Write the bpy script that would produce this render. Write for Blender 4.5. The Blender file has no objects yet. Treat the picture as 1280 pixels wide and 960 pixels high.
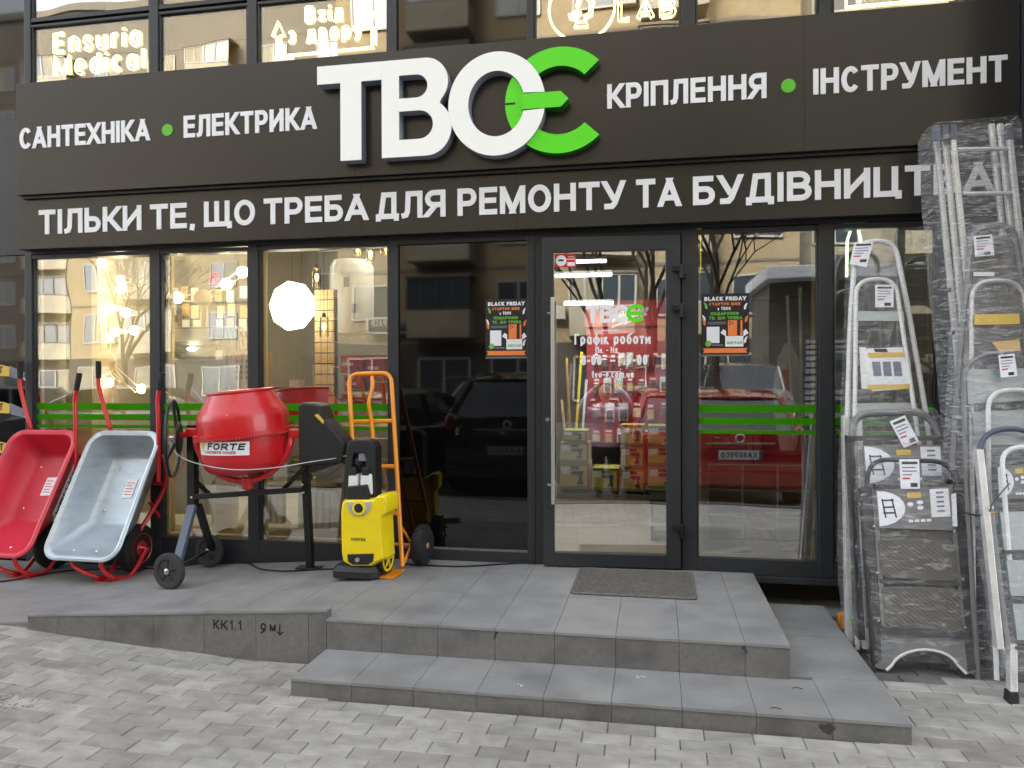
import bpy, math, random
from math import sin, cos, pi, radians, sqrt, atan2
from mathutils import Vector as V, Matrix
random.seed(7)
SC = bpy.context.scene
COL = SC.collection
# ---------------------------------------------------------------- camera
F_, YAW, PIT, ROL = 950.0, math.atan(178/950.0), -2.5/950, .003
CAM = V((0, -5.1, 1.235))
fw = V((-sin(YAW)*cos(PIT), cos(YAW)*cos(PIT), sin(PIT)))
_r0 = V((cos(YAW), sin(YAW), 0)); _u0 = _r0.cross(fw)
rt = _r0*cos(ROL) - _u0*sin(ROL); up = _u0*cos(ROL) + _r0*sin(ROL)
cd = bpy.data.cameras.new('camera'); co = bpy.data.objects.new('camera', cd); COL.objects.link(co)
cd.sensor_width = 36; cd.lens = 36*F_/1280; cd.clip_start = .02; cd.clip_end = 800
co.matrix_world = Matrix(((rt.x, up.x, -fw.x, CAM.x), (rt.y, up.y, -fw.y, CAM.y), (rt.z, up.z, -fw.z, CAM.z), (0, 0, 0, 1)))
SC.camera = co
def onY(x, y, Y=0.):
    """the point of the plane y = Y that the photograph shows at pixel x, y"""
    d = fw*F_ + rt*(x-640) - up*(y-480); return CAM + d*((Y-CAM.y)/d.y)
# ---------------------------------------------------------------- light
SUN_EL, SUN_AZ = radians(33), radians(338)          # azimuth from +Y clockwise
wd = bpy.data.worlds.new('World'); SC.world = wd; wd.use_nodes = True
wn = wd.node_tree; sk = wn.nodes.new('ShaderNodeTexSky'); sk.sky_type = 'NISHITA'; sk.sun_disc = False
sk.sun_elevation = SUN_EL; sk.sun_rotation = SUN_AZ; sk.air_density = 1.0; sk.dust_density = 3.0; sk.ozone_density = .6
hs = wn.nodes.new('ShaderNodeHueSaturation'); hs.inputs['Saturation'].default_value = .25; wn.links.new(sk.outputs[0], hs.inputs['Color']); wn.links.new(hs.outputs[0], wn.nodes['Background'].inputs[0]); wn.nodes['Background'].inputs[1].default_value = .15
sl = bpy.data.lights.new('sun', 'SUN'); so = bpy.data.objects.new('sun', sl); COL.objects.link(so)
sl.energy = .55; sl.angle = radians(10); sl.color = (1, .95, .87)
so.rotation_euler = V((sin(SUN_AZ)*cos(SUN_EL), cos(SUN_AZ)*cos(SUN_EL), sin(SUN_EL))).to_track_quat('Z', 'Y').to_euler()
SC.view_settings.view_transform = 'Standard'; SC.view_settings.look = 'None'
SC.view_settings.exposure = 2.8; SC.view_settings.gamma = 1
# ---------------------------------------------------------------- materials
def lin(c):
    return tuple(((v/255)/12.92 if v/255 <= .04045 else ((v/255+.055)/1.055)**2.4) for v in c)
MATS = {}
def mat(name, c, rough=.5, metal=0., var=0., scale=8., bump=0., bscale=60., emit=0., coat=0., spec=.5, stretch=None, rvar=0., lincol=False, dirt=None, dscale=3., world=False):
    """principled paint / plastic / stone with noise in colour, gloss and relief"""
    m = bpy.data.materials.new(name); m.use_nodes = True; t = m.node_tree; b = t.nodes['Principled BSDF']
    c = tuple(c) if lincol else lin(c)
    b.inputs['Roughness'].default_value = rough; b.inputs['Metallic'].default_value = metal
    b.inputs['Coat Weight'].default_value = coat; b.inputs['Specular IOR Level'].default_value = spec
    b.inputs['Base Color'].default_value = (*c, 1)
    tc = t.nodes.new('ShaderNodeTexCoord'); src = tc.outputs['Object']
    if world: src = t.nodes.new('ShaderNodeNewGeometry').outputs['Position']
    if stretch:
        mp = t.nodes.new('ShaderNodeMapping'); mp.inputs['Scale'].default_value = stretch
        t.links.new(src, mp.inputs[0]); src = mp.outputs[0]
    def noise(sc, det=5.):
        n = t.nodes.new('ShaderNodeTexNoise'); n.inputs['Scale'].default_value = sc; n.inputs['Detail'].default_value = det
        t.links.new(src, n.inputs['Vector']); return n
    if var or dirt:
        n = noise(scale); r = t.nodes.new('ShaderNodeValToRGB')
        r.color_ramp.elements[0].position = .3; r.color_ramp.elements[1].position = .7
        r.color_ramp.elements[0].color = (*[max(0, v*(1-var)) for v in c], 1); r.color_ramp.elements[1].color = (*[min(1, v*(1+var)) for v in c], 1)
        t.links.new(n.outputs['Fac'], r.inputs[0]); out = r.outputs[0]
        if dirt:
            n2 = noise(dscale, 8.); r2 = t.nodes.new('ShaderNodeValToRGB')
            r2.color_ramp.elements[0].position = .52; r2.color_ramp.elements[1].position = .72
            r2.color_ramp.elements[0].color = (0, 0, 0, 1); r2.color_ramp.elements[1].color = (.55, .55, .55, 1)
            mx = t.nodes.new('ShaderNodeMix'); mx.data_type = 'RGBA'; t.links.new(n2.outputs['Fac'], r2.inputs[0])
            t.links.new(r2.outputs[0], mx.inputs['Factor']); t.links.new(out, mx.inputs['A']); mx.inputs['B'].default_value = (*lin(dirt), 1); out = mx.outputs['Result']
        t.links.new(out, b.inputs['Base Color'])
    if rvar:
        n = noise(scale*1.7); mr = t.nodes.new('ShaderNodeMapRange'); mr.inputs['To Min'].default_value = max(.02, rough-rvar); mr.inputs['To Max'].default_value = min(1, rough+rvar)
        t.links.new(n.outputs['Fac'], mr.inputs[0]); t.links.new(mr.outputs[0], b.inputs['Roughness'])
    if bump:
        n = noise(bscale); bp = t.nodes.new('ShaderNodeBump'); bp.inputs['Strength'].default_value = bump; bp.inputs['Distance'].default_value = .004
        t.links.new(n.outputs['Fac'], bp.inputs['Height']); t.links.new(bp.outputs[0], b.inputs['Normal'])
    if emit:
        b.inputs['Emission Color'].default_value = (*c, 1); b.inputs['Emission Strength'].default_value = emit
    MATS[name] = m; return m
def per_object(m, amount=.3, hue=.0):
    """vary a material's colour from one object to the next"""
    t = m.node_tree; b = t.nodes['Principled BSDF']; inp = b.inputs['Base Color']
    oi = t.nodes.new('ShaderNodeObjectInfo'); mr = t.nodes.new('ShaderNodeMapRange'); mr.inputs['To Min'].default_value = 1-amount; mr.inputs['To Max'].default_value = 1+amount*.6
    t.links.new(oi.outputs['Random'], mr.inputs[0]); hs = t.nodes.new('ShaderNodeHueSaturation'); t.links.new(mr.outputs[0], hs.inputs['Value'])
    if inp.links: t.links.new(inp.links[0].from_socket, hs.inputs['Color'])
    else: hs.inputs['Color'].default_value = inp.default_value
    t.links.new(hs.outputs[0], inp); return m
def glass(name, refl=.25, tint=(.9, .93, .92), rough=.0, warp=.0):
    """window pane: clear transmission mixed with a mirror reflection that grows at grazing angles"""
    m = bpy.data.materials.new(name); m.use_nodes = True; t = m.node_tree; t.nodes.clear()
    o = t.nodes.new('ShaderNodeOutputMaterial'); mx = t.nodes.new('ShaderNodeMixShader'); tr = t.nodes.new('ShaderNodeBsdfTransparent'); gl = t.nodes.new('ShaderNodeBsdfGlossy')
    tr.inputs[0].default_value = (*tint, 1); gl.inputs['Roughness'].default_value = rough; gl.inputs['Color'].default_value = (.97, .97, .97, 1)
    lw = t.nodes.new('ShaderNodeLayerWeight'); lw.inputs[0].default_value = .25
    mr = t.nodes.new('ShaderNodeMapRange'); mr.inputs['To Min'].default_value = refl; mr.inputs['To Max'].default_value = 1
    t.links.new(lw.outputs['Fresnel'], mr.inputs[0]); mr.inputs['From Min'].default_value = .02
    t.links.new(mr.outputs[0], mx.inputs[0]); t.links.new(tr.outputs[0], mx.inputs[1]); t.links.new(gl.outputs[0], mx.inputs[2]); t.links.new(mx.outputs[0], o.inputs[0])
    if warp:
        tc = t.nodes.new('ShaderNodeTexCoord'); n = t.nodes.new('ShaderNodeTexNoise'); n.inputs['Scale'].default_value = 1.3; n.inputs['Detail'].default_value = 1
        bp = t.nodes.new('ShaderNodeBump'); bp.inputs['Strength'].default_value = warp; bp.inputs['Distance'].default_value = .01
        t.links.new(tc.outputs['Object'], n.inputs['Vector']); t.links.new(n.outputs['Fac'], bp.inputs['Height']); t.links.new(bp.outputs[0], gl.inputs['Normal'])
    MATS[name] = m; return m
def film(name, base=.18, streak=.55, scale=(14, 14, 60), col=(.86, .88, .9)):
    """stretch film: see-through sheet with milky streaks, folds and glints"""
    m = bpy.data.materials.new(name); m.use_nodes = True; t = m.node_tree; t.nodes.clear()
    o = t.nodes.new('ShaderNodeOutputMaterial'); mx = t.nodes.new('ShaderNodeMixShader'); tr = t.nodes.new('ShaderNodeBsdfTransparent')
    b = t.nodes.new('ShaderNodeBsdfPrincipled'); b.inputs['Base Color'].default_value = (*col, 1); b.inputs['Roughness'].default_value = .09; b.inputs['Specular IOR Level'].default_value = .9
    tc = t.nodes.new('ShaderNodeTexCoord'); mp = t.nodes.new('ShaderNodeMapping'); mp.inputs['Rotation'].default_value = (0, .22, 0); mp.inputs['Scale'].default_value = scale
    n = t.nodes.new('ShaderNodeTexNoise'); n.inputs['Scale'].default_value = 1; n.inputs['Detail'].default_value = 6; n.inputs['Distortion'].default_value = 1.6; n.inputs['Roughness'].default_value = .6
    r = t.nodes.new('ShaderNodeValToRGB'); r.color_ramp.elements[0].position = .5; r.color_ramp.elements[1].position = .72
    r.color_ramp.elements[0].color = (base,)*3+(1,); r.color_ramp.elements[1].color = (streak,)*3+(1,)
    bp = t.nodes.new('ShaderNodeBump'); bp.inputs['Strength'].default_value = 1; bp.inputs['Distance'].default_value = .02
    t.links.new(tc.outputs['Object'], mp.inputs[0]); t.links.new(mp.outputs[0], n.inputs['Vector']); t.links.new(n.outputs['Fac'], r.inputs[0])
    t.links.new(n.outputs['Fac'], bp.inputs['Height']); t.links.new(bp.outputs[0], b.inputs['Normal'])
    t.links.new(r.outputs[0], mx.inputs[0]); t.links.new(tr.outputs[0], mx.inputs[1]); t.links.new(b.outputs[0], mx.inputs[2]); t.links.new(mx.outputs[0], o.inputs[0])
    MATS[name] = m; return m
mat('sign_panel', (44, 42, 39), .26, spec=.55)
mat('frame', (44, 47, 51), .42, var=.1, scale=3, rvar=.1)
mat('black_gloss', (8, 8, 8), .03, spec=.75)
mat('letter_face', (240, 242, 246), .4)
mat('logo_white', (232, 234, 230), .4, emit=.03, var=.0, scale=9)
mat('logo_side', (150, 155, 165), .45)
mat('logo_green', (76, 190, 24), .4, emit=.06, var=.05, scale=9)
mat('green_side', (40, 120, 12), .4)
mat('green_dot', (96, 190, 50), .4)
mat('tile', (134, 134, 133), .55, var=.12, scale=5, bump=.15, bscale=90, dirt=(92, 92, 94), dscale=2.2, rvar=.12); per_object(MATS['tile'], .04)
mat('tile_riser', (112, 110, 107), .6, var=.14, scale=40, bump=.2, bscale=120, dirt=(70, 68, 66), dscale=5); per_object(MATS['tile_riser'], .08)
mat('grout', (140, 139, 136), .9, var=.2, scale=20)
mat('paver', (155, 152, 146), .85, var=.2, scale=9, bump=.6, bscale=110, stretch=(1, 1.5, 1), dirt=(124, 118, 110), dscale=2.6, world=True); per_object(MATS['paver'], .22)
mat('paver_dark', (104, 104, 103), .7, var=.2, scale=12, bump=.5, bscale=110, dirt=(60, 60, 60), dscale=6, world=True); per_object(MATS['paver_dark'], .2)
mat('joint_sand', (70, 68, 64), .95, var=.2, scale=30, bump=.5)
mat('concrete', (92, 92, 92), .85, var=.15, scale=6, bump=.3)
mat('stain_dark', (66, 60, 56), .8, var=.2, scale=60)
mat('moss', (104, 102, 78), .95, var=.4, scale=40, bump=.5)
mat('red_paint', (196, 26, 34), .32, coat=.4, var=.08, scale=4, bump=.04, bscale=300, rvar=.1)
mat('red_tray', (196, 36, 58), .38, var=.10, scale=3, rvar=.1, dirt=(160, 40, 55), dscale=4)
mat('galvanised', (172, 182, 188), .36, metal=.55, var=.14, scale=5, rvar=.12, stretch=(1, 1, 3), dirt=(130, 140, 146), dscale=5)
mat('black_paint', (22, 23, 25), .4, var=.15, scale=10)
mat('black_plastic', (30, 31, 33), .5, bump=.2, bscale=200)
mat('grey_blue', (78, 88, 104), .4, var=.1)
mat('rubber', (30, 30, 31), .8, bump=.4, bscale=120, var=.2, scale=30)
mat('tyre_grey', (52, 53, 54), .85, bump=.4, bscale=120)
mat('yellow_plastic', (238, 212, 20), .33, coat=.2, var=.04)
mat('orange_paint', (236, 146, 20), .35, coat=.3, var=.06)
mat('grey_plastic', (176, 178, 180), .4)
mat('white_plastic', (226, 228, 230), .4, var=.03)
mat('steel', (190, 188, 184), .25, metal=.9)
mat('chrome', (214, 212, 206), .32, metal=.8)
mat('aluminium', (206, 206, 206), .32, metal=.4, var=.12, scale=12, rvar=.1)
mat('white_tube', (216, 217, 216), .35, var=.06, scale=10)
mat('dark_steel', (60, 60, 62), .38, var=.15, scale=10)
mat('mid_grey', (118, 120, 122), .4, metal=.2, var=.1)
mat('step_panel', (88, 84, 78), .5, var=.14, scale=12, bump=.2, bscale=200)
mat('paper', (232, 234, 240), .7, var=.03, scale=12)
mat('ink', (40, 42, 46), .7)
mat('ink_grey', (120, 126, 140), .7)
mat('ink_red', (200, 70, 66), .7)
mat('sticker_red', (206, 44, 50), .5)
mat('yellow_print', (214, 180, 76), .6)
mat('poster_black', (38, 38, 40), .35)
mat('poster_orange', (236, 130, 66), .5)
mat('poster_green', (110, 184, 70), .5)
mat('green_film', (84, 176, 30), .5)
mat('brass', (200, 160, 60), .35, metal=.7)
mat('marker_black', (26, 24, 24), .7)
mat('mat_rubber', (104, 101, 96), .85, var=.2, scale=40)
mat('skin', (214, 160, 138), .55, var=.06)
mat('lips', (170, 96, 90), .5)
mat('hair', (196, 176, 146), .7, var=.2, scale=60)
mat('hoodie', (214, 204, 230), .85, var=.12, scale=5, bump=.3, bscale=40)
mat('trousers', (28, 29, 34), .85, var=.1)
mat('cream', (226, 208, 170), .6, var=.04)
mat('shop_wall', (160, 150, 128), .8, var=.05, scale=2)
mat('shop_floor', (196, 186, 166), .45, var=.06, scale=2)
mat('shop_ceiling', (120, 116, 106), .8)
mat('grey_wall', (112, 108, 98), .8, var=.06)
mat('bulb', (255, 236, 196), emit=7.)
mat('panel_lamp', (255, 246, 232), emit=1.6)
mat('tube_lamp', (250, 250, 255), emit=1.6)
mat('filament', (255, 206, 110), emit=8.)
mat('neon', (255, 240, 170), emit=.85)
mat('neon_green', (216, 255, 186), emit=.6)
mat('yellow_led', (255, 238, 60), emit=.6)
mat('wood', (214, 180, 120), .6, var=.15, scale=10, stretch=(1, 1, 6))
mat('cardboard', (178, 134, 86), .8, var=.1, scale=6)
mat('tool_red', (160, 26, 30), .5, var=.08)
mat('box_yellow', (206, 196, 104), .55, var=.12, scale=14)
mat('box_green', (120, 132, 50), .55, var=.1)
mat('box_red_side', (190, 52, 44), .6)
mat('brown_tile', (128, 98, 72), .45, var=.12, scale=5)
mat('radiator', (222, 222, 216), .4)
mat('asphalt', (74, 73, 72), .9, var=.15, scale=3, bump=.4)
mat('brick_yellow', (146, 130, 98), .85, var=.12, scale=1.2)
mat('render_grey', (100, 95, 84), .85, var=.1, scale=.7)
mat('render_cream', (134, 128, 110), .85, var=.1, scale=.7)
mat('balcony', (148, 140, 122), .8, var=.15, scale=1)
mat('plinth_dark', (70, 64, 58), .85, var=.15, scale=1)
mat('far_pane', (58, 66, 72), .08, spec=.8)
mat('far_frame', (158, 154, 144), .6)
mat('car_red', (176, 22, 30), .22, coat=1., metal=.1)
mat('car_silver', (176, 180, 182), .25, coat=1., metal=.4)
mat('car_white', (222, 224, 226), .25, coat=1.)
mat('car_black', (10, 11, 14), .18, coat=1.)
mat('car_glass', (18, 22, 26), .05, spec=.8)
mat('lamp_red', (150, 12, 16), .2, coat=1.)
mat('lamp_clear', (220, 224, 226), .1, coat=1.)
mat('bark', (70, 62, 54), .9, var=.2, scale=10, bump=.6)
mat('clear_plastic', (200, 205, 205), .2)
mat('heater_white', (206, 208, 204), .35)
mat('upper_blind', (206, 176, 112), .8, var=.05)
glass('pane', .21, (.93, .95, .93), warp=.25)
glass('pane_right', .30, (.93, .95, .93), warp=.25)
glass('pane_up', .30, (.9, .86, .74), warp=.25)
glass('door_pane', .38, (.94, .96, .94), warp=.15)
glass('lamp_glass', .12, (.98, .93, .82))
film('wrap', .05, .34, (8, 8, 34))
film('wrap_thin', .05, .32, (7, 7, 34))
film('wrap_heavy', .08, .6, (7, 7, 60))
# wall of fine bricks for the far facade
def brickmat(name, c1, c2, mortar, sx=4.):
    m = mat(name, c1, .85); t = m.node_tree; b = t.nodes['Principled BSDF']; k = t.nodes.new('ShaderNodeTexBrick'); tc = t.nodes.new('ShaderNodeTexCoord')
    mp = t.nodes.new('ShaderNodeMapping'); mp.inputs['Rotation'].default_value = (radians(90), 0, 0)
    t.links.new(tc.outputs['Object'], mp.inputs[0]); t.links.new(mp.outputs[0], k.inputs['Vector'])
    k.inputs['Color1'].default_value = (*lin(c1), 1); k.inputs['Color2'].default_value = (*lin(c2), 1); k.inputs['Mortar'].default_value = (*lin(mortar), 1)
    k.inputs['Scale'].default_value = sx; k.inputs['Mortar Size'].default_value = .012; t.links.new(k.outputs[0], b.inputs['Base Color'])
brickmat('far_brick', (146, 131, 100), (132, 118, 90), (116, 106, 88), 3.2)
# ---------------------------------------------------------------- objects
def tag(o, label=None, cat=None, group=None, kind=None):
    if label: o['label'] = label
    if cat: o['category'] = cat
    if group: o['group'] = group
    if kind: o['kind'] = kind
    return o
def thing(name, label, cat, loc=(0, 0, 0), group=None):
    o = bpy.data.objects.new(name, None); COL.objects.link(o); o.location = loc; o['_w'] = list(loc); o.empty_display_size = .1
    return tag(o, label, cat, group)
def base(o): return V(o['_w']) if o is not None and '_w' in o.keys() else V((0, 0, 0))
class MB:
    def __init__(s): s.v = []; s.f = []; s.k = 0
    def add(s, vs, fs):
        n = len(s.v); s.v += [tuple(p) for p in vs]; s.f += [tuple(i+n for i in f) for f in fs]; return s
    def box(s, x0, x1, y0, y1, z0, z1, M=None):
        vs = [V((x, y, z)) for z in (z0, z1) for y in (y0, y1) for x in (x0, x1)]
        if M is not None: vs = [M @ p for p in vs]
        return s.add(vs, [(0, 2, 3, 1), (4, 5, 7, 6), (0, 1, 5, 4), (2, 6, 7, 3), (0, 4, 6, 2), (1, 3, 7, 5)])
    def cbox(s, c, d, M=None):
        return s.box(c[0]-d[0]/2, c[0]+d[0]/2, c[1]-d[1]/2, c[1]+d[1]/2, c[2]-d[2]/2, c[2]+d[2]/2, M)
    def quad(s, *p): return s.add([V(q) for q in p], [tuple(range(len(p)))])
    def loft(s, rings, cap=True, closed=True):
        n = len(rings[0]); vs = [p for r in rings for p in r]; fs = []
        for i in range(len(rings)-1):
            for j in range(n if closed else n-1):
                k = (j+1) % n; fs.append((i*n+j, i*n+k, (i+1)*n+k, (i+1)*n+j))
        if cap: fs.append(tuple(range(n))[::-1]); fs.append(tuple(range((len(rings)-1)*n, len(rings)*n)))
        return s.add(vs, fs)
    def tube(s, pts, r, n=8, closed=False, sq=1.):
        pts = [V(p) for p in pts]; R = []; m = len(pts); prev = None
        for i, p in enumerate(pts):
            if closed: d = pts[(i+1) % m]-pts[i-1]
            else: d = pts[min(i+1, m-1)]-pts[max(i-1, 0)]
            d.normalize()
            a = prev if prev is not None else (V((0, 0, 1)) if abs(d.z) < .9 else V((0, 1, 0)))
            a = (a-d*a.dot(d)).normalized(); prev = a; b = d.cross(a)
            rr = r[i] if isinstance(r, (list, tuple)) else r
            R.append([p+(a*cos(2*pi*j/n)+b*sin(2*pi*j/n)*sq)*rr for j in range(n)])
        if closed: R.append(R[0]); return s.loft(R, cap=False)
        return s.loft(R)
    def lathe(s, c, axis, prof, n=24):
        """prof: (distance along the axis, radius)"""
        ax = V(axis).normalized(); a = ax.orthogonal().normalized(); b = ax.cross(a); c = V(c)
        return s.loft([[c+ax*h+(a*cos(2*pi*j/n)+b*sin(2*pi*j/n))*max(r, 1e-4) for j in range(n)] for h, r in prof])
    def torus(s, c, axis, R, r, n=28, m=8):
        ax = V(axis).normalized(); a = ax.orthogonal().normalized(); b = ax.cross(a); c = V(c)
        return s.tube([c+(a*cos(2*pi*j/n)+b*sin(2*pi*j/n))*R for j in range(n)], r, m, True)
    def prism(s, poly, y0, y1):
        """polygon in x,z pulled along y"""
        n = len(poly); vs = [(p[0], y0, p[1]) for p in poly]+[(p[0], y1, p[1]) for p in poly]
        return s.add(vs, [tuple(range(n)), tuple(range(n, 2*n))[::-1]]+[(i, i+n, (i+1) % n+n, (i+1) % n) for i in range(n)])
    def ball(s, c, r, n=12, m=8, sc=(1, 1, 1)):
        rings = []
        for i in range(m+1):
            a = pi*i/m; rings.append([V((c[0]+r*sc[0]*sin(a)*cos(2*pi*j/n)+1e-5*cos(2*pi*j/n), c[1]+r*sc[1]*sin(a)*sin(2*pi*j/n)+1e-5*sin(2*pi*j/n), c[2]-r*sc[2]*cos(a))) for j in range(n)])
        return s.loft(rings)
    def build(s, name, m, parent=None, smooth=False, bevel=0., local=False, top=None, solid=0.):
        me = bpy.data.meshes.new(name); off = V((0, 0, 0)) if local else base(parent)
        me.from_pydata([tuple(V(p)-off) for p in s.v], [], s.f); me.materials.append(MATS[m] if isinstance(m, str) else m)
        me.validate(); me.update()
        if smooth:
            me.polygons.foreach_set('use_smooth', [True]*len(me.polygons))
            try: me.set_sharp_from_angle(angle=radians(38))
            except Exception: pass
        o = bpy.data.objects.new(name, me); COL.objects.link(o)
        if parent is not None: o.parent = parent; o['_w'] = list(base(parent))
        if solid:
            md = o.modifiers.new('solid', 'SOLIDIFY'); md.thickness = solid; md.offset = 0
        if bevel:
            md = o.modifiers.new('bevel', 'BEVEL'); md.width = bevel; md.segments = 2; md.limit_method = 'ANGLE'; md.angle_limit = radians(40)
        return o
def smoothpath(pts, n=6):
    """rounded path through the points"""
    pts = [V(p) for p in pts]; out = []
    P = [pts[0]]+pts+[pts[-1]]
    for i in range(1, len(P)-2):
        for k in range(n):
            t = k/n; a, b, c, d = P[i-1], P[i], P[i+1], P[i+2]
            out.append(.5*((2*b)+(c-a)*t+(2*a-5*b+4*c-d)*t*t+(3*b-a-3*c+d)*t**3))
    return out+[pts[-1]]
def fillet(pts, r, n=5):
    pts = [V(p) for p in pts]; out = [pts[0]]
    for i in range(1, len(pts)-1):
        a, b, c = pts[i-1], pts[i], pts[i+1]; u = (a-b); w = (c-b); rr = min(r, u.length*.49, w.length*.49); u.normalize(); w.normalize()
        p, q = b+u*rr, b+w*rr
        for k in range(n+1):
            t = k/n; out.append(p*(1-t)**2+b*2*t*(1-t)+q*t*t)
    return out+[pts[-1]]
def dup(o, parent=None, off=None):
    c = o.copy(); COL.objects.link(c)
    if parent is not None: c.parent = parent
    for ch in list(o.children): dup(ch, c)
    return c
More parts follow.
